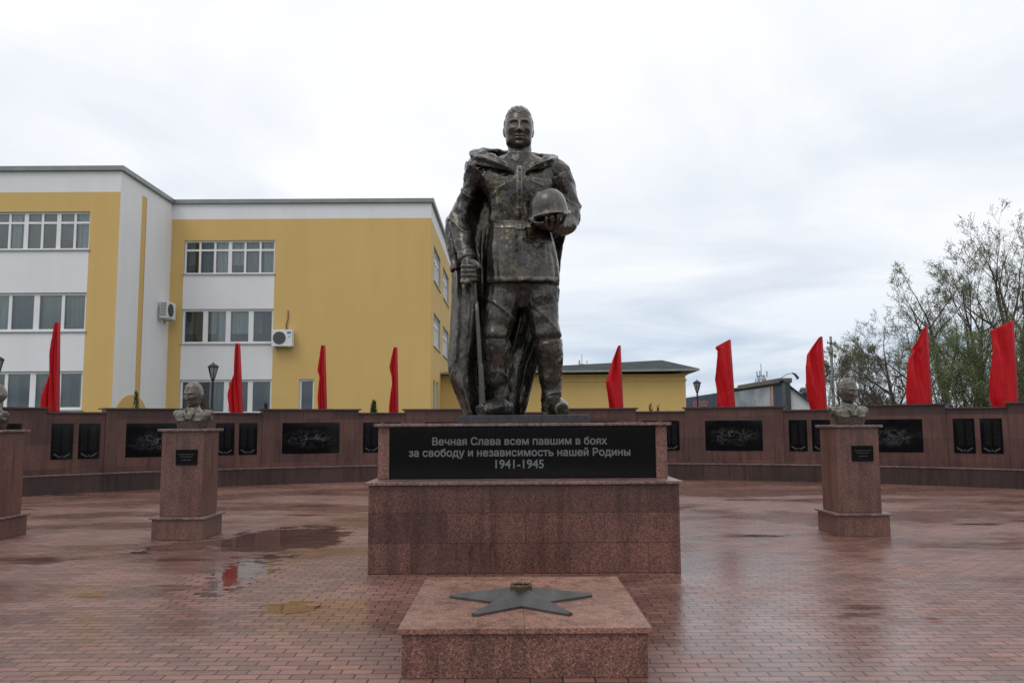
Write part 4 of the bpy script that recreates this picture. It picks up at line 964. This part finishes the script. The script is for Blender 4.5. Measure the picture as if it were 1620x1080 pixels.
# --- rear, outer walls, roof and copings
q = MB()
q.face([(bx0 - BO.x, YL - BO.y, 0), (bx0 - BO.x, YB - BO.y, 0), (bx0 - BO.x, YB - BO.y, zt), (bx0 - BO.x, YL - BO.y, zt)])
q.face([(bx0 - BO.x, YB - BO.y, 0), (bxR - BO.x, YB - BO.y, 0), (bxR - BO.x, YB - BO.y, zt), (bx0 - BO.x, YB - BO.y, zt)])
q.build('rear_wall', M['yellow'], bl, recalc=False)
q = MB(); q.face([(x - BO.x, y - BO.y, zt - .15) for x, y in ((bx0, YL), (bxL, YL), (bxL, YF), (bxR, YF), (bxR, YB), (bx0, YB))])
q.build('roof', M['roof_dark'], bl, recalc=False)
q = MB(); e_ = .14; c0, c1 = zt - .03, zt + .16
for x0_, x1_, y0_, y1_ in ((bx0 - e_, bxL + e_, YL - e_, YL + .3), (bxL - .3, bxL + e_, YL + .3, YF - e_), (bxL - .3, bxR + e_, YF - e_, YF + .3), (bxR - .3, bxR + e_, YF + .3, YB)):
    q.box(x0_ - BO.x, x1_ - BO.x, y0_ - BO.y, y1_ - BO.y, c0, c1)
q.build('parapet_coping', M['metal_roof'], bl)
q = MB(); q.box(u_at(468, YF) - BO.x, u_at(484, YF) - BO.x, 1.5, 2.2, zt - .1, zt + .32); q.build('roof_vent', M['metal_roof'], bl)
q = MB(); q.box(u_at(274, YF) - BO.x, u_at(290, YF) - BO.x, .6, 1.2, zt - .1, zt + .28); q.build('roof_vent', M['metal_roof'], bl)
q = MB(); xx = u_at(549.5, YF) - BO.x; q.tube([(xx, .8, zt - .1), (xx, .8, zt + .40)], .05, 10); q.build('roof_pipe', M['slate'], bl)

# air conditioners
def ac_unit(loc, rz, label, sticker):
    o = empty('air_conditioner', loc, label, 'air conditioner', 'air conditioners on the school walls'); o.rotation_euler.z = rz
    boxpart('casing', (-.48, .48, -.46, -.10, 0, .78), M['ac_white'], o, .02)
    q = MB(); c_ = Vector((-.12, -.463, .39)); n = 28
    for r in (.10, .17, .24, .30): q.loft([[c_ + Vector((math.cos(2 * math.pi * i / n) * rr, yy, math.sin(2 * math.pi * i / n) * rr)) for i in range(n)] for rr, yy in ((r, 0), (r, -.02), (r - .025, -.02), (r - .025, 0))])
    for i in range(8):
        a_ = math.pi * i / 8; q.tube([c_ + Vector((math.cos(a_) * .3, -.012, math.sin(a_) * .3)), c_ - Vector((math.cos(a_) * .3, .012, math.sin(a_) * .3))], .008, 6)
    q.build('fan_guard', M['ac_grille'], o)
    q = MB(); q.loft([[c_ + Vector((math.cos(2 * math.pi * i / n) * .3, yy, math.sin(2 * math.pi * i / n) * .3)) for i in range(n)] for yy in (.0, -.004)]); q.build('fan', M['ac_grille'], o)
    q = MB()
    for i in range(9): q.box(-.486, -.478, -.42, -.14, .10 + i * .07, .135 + i * .07)
    q.build('louvre', M['ac_grille'], o)
    for s in (-.36, .36): q = MB(); q.box(s - .025, s + .025, -.5, 0, -.05, -.002); q.box(s - .022, s + .022, -.04, -.001, -.16, -.05); q.build('bracket', M['sill'], o)
    if sticker: boxpart('sticker', (.24, .42, -.466, -.455, .58, .70), M['ac_blue'], o); boxpart('badge', (.30, .40, -.466, -.455, .43, .47), M['ac_grille'], o)
    return o
p = at(450, 549, YF); ac = ac_unit((p.x, YF - .01, p.z), 0, 'white air conditioner with blue sticker on the yellow front wall', True)
q = MB(); q.tube([(.1, -.05, .78), (.08, -.05, 1.1), (.16, -.05, 1.35), (.14, -.03, 1.75)], .03, 8); q.build('pipe', M['copper'], ac, smooth=True)
p = at(258, 504, 38.0); ac_unit((bxL + .02, 38.15, p.z), math.radians(90), 'white air conditioner on the white inner corner of the left wing', False)

# ------------------------------------------------------------------ yellow annex with hipped roof
an = empty('yellow_annex', (3, 45, 0), 'low yellow annex with a dark hipped roof beyond the statue', 'building')
ax1 = at(1085, 620, 45).x; ax0 = -3.9; ze = at(1000, 591, 45).z
q = MB(); q.box(ax0 - 3, ax1 - 3, 0, 12, 0, ze - .02); q.build('wall', M['yellow'], an)
q = MB(); q.box(ax0 - 3 + .01, ax1 - 3 + .05, -.05, -.002, ze - .42, ze - .30); q.box(ax0 - 3 + .01, ax1 - 3 + .08, -.09, -.004, ze - .12, ze - .03); q.build('cornice', M['yellow'], an)
ov = .75; E0 = [Vector((ax0 - 3, -ov, ze)), Vector((ax1 - 3 + ov, -ov, ze)), Vector((ax1 - 3 + ov, 12 + ov, ze)), Vector((ax0 - 3, 12 + ov, ze))]
E0[1].x = at(1107, 583, 44.25).x - 3; E0[1].z += .12
R0, R1 = Vector((ax0 - 3, 9, ze + .62)), Vector((ax1 - 3 - .5, 4.2, ze + 1.06))
up = Vector((0, 0, .09)); q = MB()
q.face([E0[0] + up, E0[1] + up, R1, R0]); q.face([E0[1] + up, E0[2] + up, R1]); q.face([E0[2] + up, E0[3] + up, R0, R1]); q.face([E0[3] + up, E0[0] + up, R0])
q.build('roof', M['roof_dark'], an, recalc=False)
q = MB(); q.face([E0[3], E0[2], E0[1], E0[0]])
for i in range(4): q.face([E0[i], E0[(i + 1) % 4], E0[(i + 1) % 4] + up, E0[i] + up])
q.build('eaves', M['soffit'], an, recalc=False)

# ------------------------------------------------------------------ shopping pavilion with banners
pvn = empty('market_pavilion', (15.9, 48, 0), 'grey market pavilion with billboards on its side and a pale sloping gable', 'building')
hp = at(1243, 604, 48).z
q = MB(); gx = at(1306, 648, 48).x - 15.9
q.face([(0, 0, 0), (gx, 0, 0), (gx, 0, 1.9), (0, 0, hp)])
q.face([(gx, 0, 0), (gx, 14, 0), (gx, 14, 1.9), (gx, 0, 1.9)]); q.build('gable_wall', M['gable'], pvn, recalc=False)
q = MB(); q.box(0.0, .12, .02, 29, 0, hp + .0); q.build('side_wall', M['slate'], pvn)
q = MB(); q.face([(-.25, -.25, hp + .02), (gx + .2, -.25, 1.86), (gx + .2, 14, 1.86), (-.25, 14, hp + .02)]); q.face([(-.25, -.25, hp + .10), (gx + .2, -.25, 1.94), (gx + .2, 14, 1.94), (-.25, 14, hp + .10)])
q.face([(-.25, -.25, hp + .02), (gx + .2, -.25, 1.86), (gx + .2, -.25, 1.94), (-.25, -.25, hp + .10)]); q.build('gable_roof', M['slate'], pvn, recalc=False)
q = MB(); q.box(-.28, .5, .5, 9.5, hp - .02, hp + .26); q.build('fascia', M['brown_roof'], pvn, bevel=.03)
boxpart('corner_post', (-.16, .14, -.22, .35, 0, hp + .04), M['slate'], pvn)
boxpart('blue_panel', (-.06, -.002, .40, 2.3, 1.4, hp - .06), M['navy'], pvn)
boxpart('orange_stripe', (-.07, -.002, 2.35, 2.75, 1.2, hp - .06), M['orange'], pvn)
boxpart('photo_billboard', (-.06, -.002, 2.9, 11.5, 1.2, hp - .06), M['billboard'], pvn)
nb = boxpart('dark_banner', (-.08, -.002, 12, 28.5, .4, hp - .05), M['navy_grey'], pvn)
q = MB(); rr = random.Random(5)
for i in range(9):                                    # illegible red lettering
    y0 = 24.6 - i * .62; h0 = 3.05 + rr.uniform(-.03, .03); h1 = 3.45 + rr.uniform(0, .2)
    q.box(-.10, -.083, y0 - .12, y0, h0, h1); q.box(-.10, -.083, y0 - .44, y0 - .12, h0 + (.0 if i % 2 else .3), h0 + (.12 if i % 2 else .42))
q.build('lettering', M['red_sign'], nb)

# ------------------------------------------------------------------ lamps, masts, poles
def lantern(px, py_top, Y, label, group='lantern posts behind the memorial wall'):
    p = at(px, py_top, Y); o = empty('street_lantern', (p.x, Y, 0), label, 'street lamp', group); h = p.z
    q = MB(); q.tube([(0, 0, 0), (0, 0, .9), (0, 0, .92), (0, 0, h - .55)], [.075, .06, .045, .038], 12)
    q.tube([(0, 0, h - .58), (0, 0, h - .54), (0, 0, h - .50)], [.05, .075, .05], 12); q.build('pole', M['black_iron'], o)
    q = MB(); R = lambda r, z: [(math.cos(math.pi / 3 * i) * r, math.sin(math.pi / 3 * i) * r, z) for i in range(6)]
    q.loft([R(.065, h - .50), R(.155, h - .14)]); q.build('lantern_glass', M['lantern_glass'], o)
    q = MB(); q.loft([R(.19, h - .14), R(.19, h - .11), R(.07, h - .03), R(.025, h - .02), R(.02, h + .03)])
    for i in range(6):
        a_ = math.pi / 3 * i; q.tube([(math.cos(a_) * .07, math.sin(a_) * .07, h - .50), (math.cos(a_) * .162, math.sin(a_) * .162, h - .14)], .014, 6)
    q.build('lantern_frame', M['black_iron'], o); return o
lantern(337.5, 574, 27.5, 'black lantern post behind the left bust, before the ground floor windows')
lantern(1102.5, 601, 38, 'black lantern post between the yellow annex and a red flag')
lantern(-3, 562, 24, 'black lantern post at the left edge of the photo')
def mast(px, top, Y, wd, label, z0=0):
    p = at(px, top, Y); o = empty('radio_mast', (p.x, Y, 0), label, 'radio mast', 'far radio masts'); q = MB(); h = p.z; w_ = wd
    for sx in (-1, 1):
        for sy in (-1, 1): q.tube([(sx * w_ * .9, sy * w_ * .9, 0), (sx * w_ * .45, sy * w_ * .45, h - 1)], .06, 5)
    n = 14
    for i in range(n):
        t0, t1 = i / n, (i + 1) / n; a0, a1 = w_ * (.9 - .45 * t0), w_ * (.9 - .45 * t1); z0_, z1_ = (h - 1) * t0, (h - 1) * t1
        for (ux, uy, vx, vy) in ((-1, -1, 1, -1), (1, -1, 1, 1), (1, 1, -1, 1), (-1, 1, -1, -1)):
            q.tube([(ux * a0, uy * a0, z0_), (vx * a1, vy * a1, z1_)], .035, 4); q.tube([(ux * a1, uy * a1, z1_), (vx * a1, vy * a1, z1_)], .035, 4)
    q.build('lattice', M['steel'], o); q = MB()
    for i in range(6):
        a_ = i * math.pi / 3; r = w_ * 1.0; z = h - 1.2 - 1.0 * (i % 2)
        q.box(math.cos(a_) * r - .06, math.cos(a_) * r + .06, math.sin(a_) * r - .06, math.sin(a_) * r + .06, z, z + .8)
    q.tube([(0, 0, h - 1.2), (0, 0, h + .6)], .05, 5); q.build('antenna', M['steel'], o); return o
mast(920.5, 566, 130, .8, 'far lattice radio mast rising over the annex roof')
mast(1204, 582, 110, .75, 'far lattice radio mast above the market pavilion')
p = at(1257, 590, 62); o = empty('street_lamp', (p.x - 2.6, 62, 0), 'grey street lamp with a long slanting arm over the pavilion roof', 'street lamp')
q = MB(); q.tube([(0, 0, 0), (0, 0, p.z - 1.6), (.6, 0, p.z - 1.0), (2.0, 0, p.z - .08), (2.45, 0, p.z)], [.09, .07, .04, .032, .03], 8); q.build('pole', M['steel'], o)
q = MB(); q.tube([(2.40, 0, p.z + .02), (2.62, 0, p.z - .08), (2.85, 0, p.z - .38), (2.75, 0, p.z - .48)], [.04, .09, .11, .04], 10); q.build('lamp_head', M['slate'], o)
p = at(1314, 532, 60); o = empty('utility_pole', (p.x, 60, 0), 'pale concrete utility pole before the small grey tree', 'utility pole')
q = MB(); q.tube([(0, 0, 0), (0, 0, p.z)], [.13, .09], 10); q.tube([(-.8, -.1, 0), (-.05, -.1, p.z - 2.6)], [.09, .075], 8); q.build('pole', M['concrete'], o)
q = MB(); q.box(-.32, .32, -.16, -.08, p.z - .55, p.z - .47)
for s in (-.27, 0, .27): q.tube([(s, -.11, p.z - .48), (s, -.11, p.z - .33)], .03, 6)
q.build('crossarm', M['slate'], o)

# ------------------------------------------------------------------ trees
def tree(px, top_py, Y, name, label, cat, group, leaf, spread=.5, stems=1, levels=4, leaves=6, lsize=.10, r0=.22, lean=0, seed=1, droop=0.0, low=.25, nchild=(5, 9), bare=0.0):
    p = at(px, top_py, Y); h = p.z; rnd = random.Random(seed)
    o = empty(name, (p.x, Y, 0), label, cat, group); tr, cr_ = MB(), MB()
    def rv(): return Vector((rnd.gauss(0, 1), rnd.gauss(0, 1), rnd.gauss(0, 1))).normalized()
    def leaf_at(q, s):
        n_ = rv(); u = n_.orthogonal().normalized() * s * rnd.uniform(.6, 1.2); v = n_.cross(u).normalized() * s * rnd.uniform(.35, .6)
        cr_.face([q - u, q + v, q + u, q - v])
    def branch(p0, d, ln, r, lv):
        seg = 7 if lv == 0 else (5 if lv == 1 else (4 if lv == 2 else 3)); pts = [p0]; dd = d.copy(); q = p0.copy()
        for i in range(seg):
            dd = (dd + rv() * (.06 if lv == 0 else .20) + Vector((0, 0, .06 - droop * lv * .12))).normalized(); q = q + dd * (ln / seg); pts.append(q.copy())
        rad = [max(r * (1 - .82 * i / seg)  , .0062) for i in range(seg + 1)]
        tr_ = tr if lv < 3 else cr_
        tr.tube(pts, rad, 7 if lv == 0 else (5 if lv < 2 else 3), 0)
        if lv >= levels - 1:
            for i in range(1, seg + 1):
                for _ in range(leaves):
                    if rnd.random() > bare: leaf_at(pts[i] + rv() * rnd.uniform(0, .22), lsize)
            return
        k_ = rnd.randint(*nchild) + (3 if lv == 0 else 0)
        for c_ in range(k_):
            t = rnd.uniform(low if lv == 0 else .25, 1.0); i = min(int(t * seg), seg - 1); f = t * seg - i
            b0 = pts[i].lerp(pts[i + 1], f); dl = (pts[i + 1] - pts[i]).normalized()
            side = rv(); side = (side - dl * side.dot(dl)).normalized(); sp_ = spread * rnd.uniform(.7, 1.35)
            nd = (dl + side * sp_ * 1.5 + Vector((0, 0, .18))).normalized()
            branch(b0, nd, ln * rnd.uniform(.40, .66) * (1.15 - .45 * t), max(rad[i] * .55, .009), lv + 1)
        branch(pts[-1], dd, ln * .35, rad[-1], lv + 1)
    for s_ in range(stems):
        a_ = 2 * math.pi * s_ / max(stems, 1) + rnd.random(); off = Vector((math.cos(a_), math.sin(a_), 0))
        d = (Vector((lean, 0, 1)) + off * (.30 if stems > 1 else .02)).normalized()
        branch(off * (.35 if stems > 1 else 0), d, h * rnd.uniform(.56, .66), r0 * rnd.uniform(.8, 1.1), 0)
    tr.build('trunk', M['bark'], o, recalc=False); cr_.build('crown', leaf, o, recalc=False); return o
G = 'trees beyond the memorial wall'
tree(1512, 375, 46, 'tree', 'tall sparse tree with ascending branches rising between the two rightmost flags', 'tree', G, M['leaf_olive'], .60, 2, 5, 2, .045, .30, -.07, 3, low=.35, nchild=(3, 4), bare=.2)
tree(1560, 345, 44, 'tree', 'tall forked sparse tree just left of the rightmost flag', 'tree', G, M['leaf_olive'], .55, 2, 5, 2, .045, .30, 0, 8, low=.4, nchild=(3, 4), bare=.2)
tree(1622, 330, 43, 'tree', 'tallest sparse tree cut off at the right edge above the rightmost flag', 'tree', G, M['leaf_olive'], .55, 2, 5, 2, .045, .34, -.02, 15, low=.35, nchild=(3, 4), bare=.2)
tree(1690, 360, 47, 'tree', 'tree outside the right edge whose twigs reach into the photo', 'tree', G, M['leaf_olive'], .5, 2, 5, 1, .045, .24, -.1, 21, low=.3, nchild=(3, 4), bare=.2)
tree(1436, 450, 50, 'tree', 'broad greyish tree with curved limbs behind the notched flag', 'tree', G, M['leaf_grey'], .85, 3, 5, 1, .045, .20, -.08, 33, low=.2, nchild=(4, 4), bare=.2)
tree(1385, 530, 54, 'tree', 'dark twiggy tree right behind the lone right bust', 'tree', G, M['leaf_grey'], .85, 3, 5, 1, .045, .16, .02, 41, low=.1, nchild=(4, 4), bare=.2)
tree(1342, 526, 60, 'tree', 'small pale green tree by the concrete utility pole', 'tree', G, M['leaf_olive'], .6, 2, 5, 2, .05, .15, 0, 45, low=.2, nchild=(4, 6), bare=.2)
tree(1280, 598, 95, 'tree', 'far hazy grey green tree behind the pale gable', 'tree', G, M['leaf_far'], .6, 1, 4, 12, .10, .2, 0, 51, low=.15, nchild=(6, 9))
for i, (px, tp, Y, lab) in enumerate(((1492, 505, 40, 'fresh green shrubby willow right of the notched flag'), (1535, 480, 41, 'dense green willow thicket between the two rightmost flags'), (1590, 500, 40, 'green willow bush hidden behind the rightmost flag'), (1640, 480, 41, 'green willow at the right edge behind the wall'))):
    tree(px, tp, Y, 'willow', lab, 'willow', 'green willows behind the wall', M['leaf_green'], .65, 4, 4, 5, .036, .08, 0, 61 + i, low=.15, nchild=(4, 6), droop=.2)
def thuja(px, top, Y, label, wd, leaf, dens=900, name='conifer', cat='conifer', lo=0.1):
    p = at(px, top, Y); h = p.z; o = empty(name, (p.x, Y, 0), label, cat); rnd = random.Random(int(px)); q = MB()
    q.tube([(0, 0, 0), (0, 0, h * .9)], [.05, .012], 6); q.build('trunk', M['bark'], o)
    q = MB()
    for _ in range(dens):
        t = rnd.random() ** .8; z = h * (lo + (1 - lo) * t); r = wd * (1 - t) ** .8 * rnd.uniform(.3, 1.1) + .02; a_ = rnd.random() * 6.283
        c_ = Vector((math.cos(a_) * r, math.sin(a_) * r, z)); d = Vector((math.cos(a_) * .5, math.sin(a_) * .5, rnd.uniform(.5, 1.4))).normalized() * rnd.uniform(.06, .14)
        s = Vector((-math.sin(a_), math.cos(a_), 0)) * rnd.uniform(.012, .03); q.face([c_ - s, c_ + s, c_ + d + s * .3, c_ + d - s * .3])
    q.build('crown', leaf, o, recalc=False); return o
thuja(591.5, 636, 29, 'small pointed conifer tip over the wall on yellow ground between two thin flags', .34, M['leaf_thuja'], 1100)
thuja(216, 621, 31, 'young dark conifer in front of the yellow arch', .26, M['leaf_thuja'], 420)
thuja(1029, 641, 30, 'thin dry reddish shoots over the wall in front of the annex', .10, M['leaf_red'], 160, 'shrub', 'shrub')
thuja(1041, 643, 30, 'short dry shoots right beside the reddish shoots over the wall', .09, M['leaf_red'], 140, 'shrub', 'shrub')
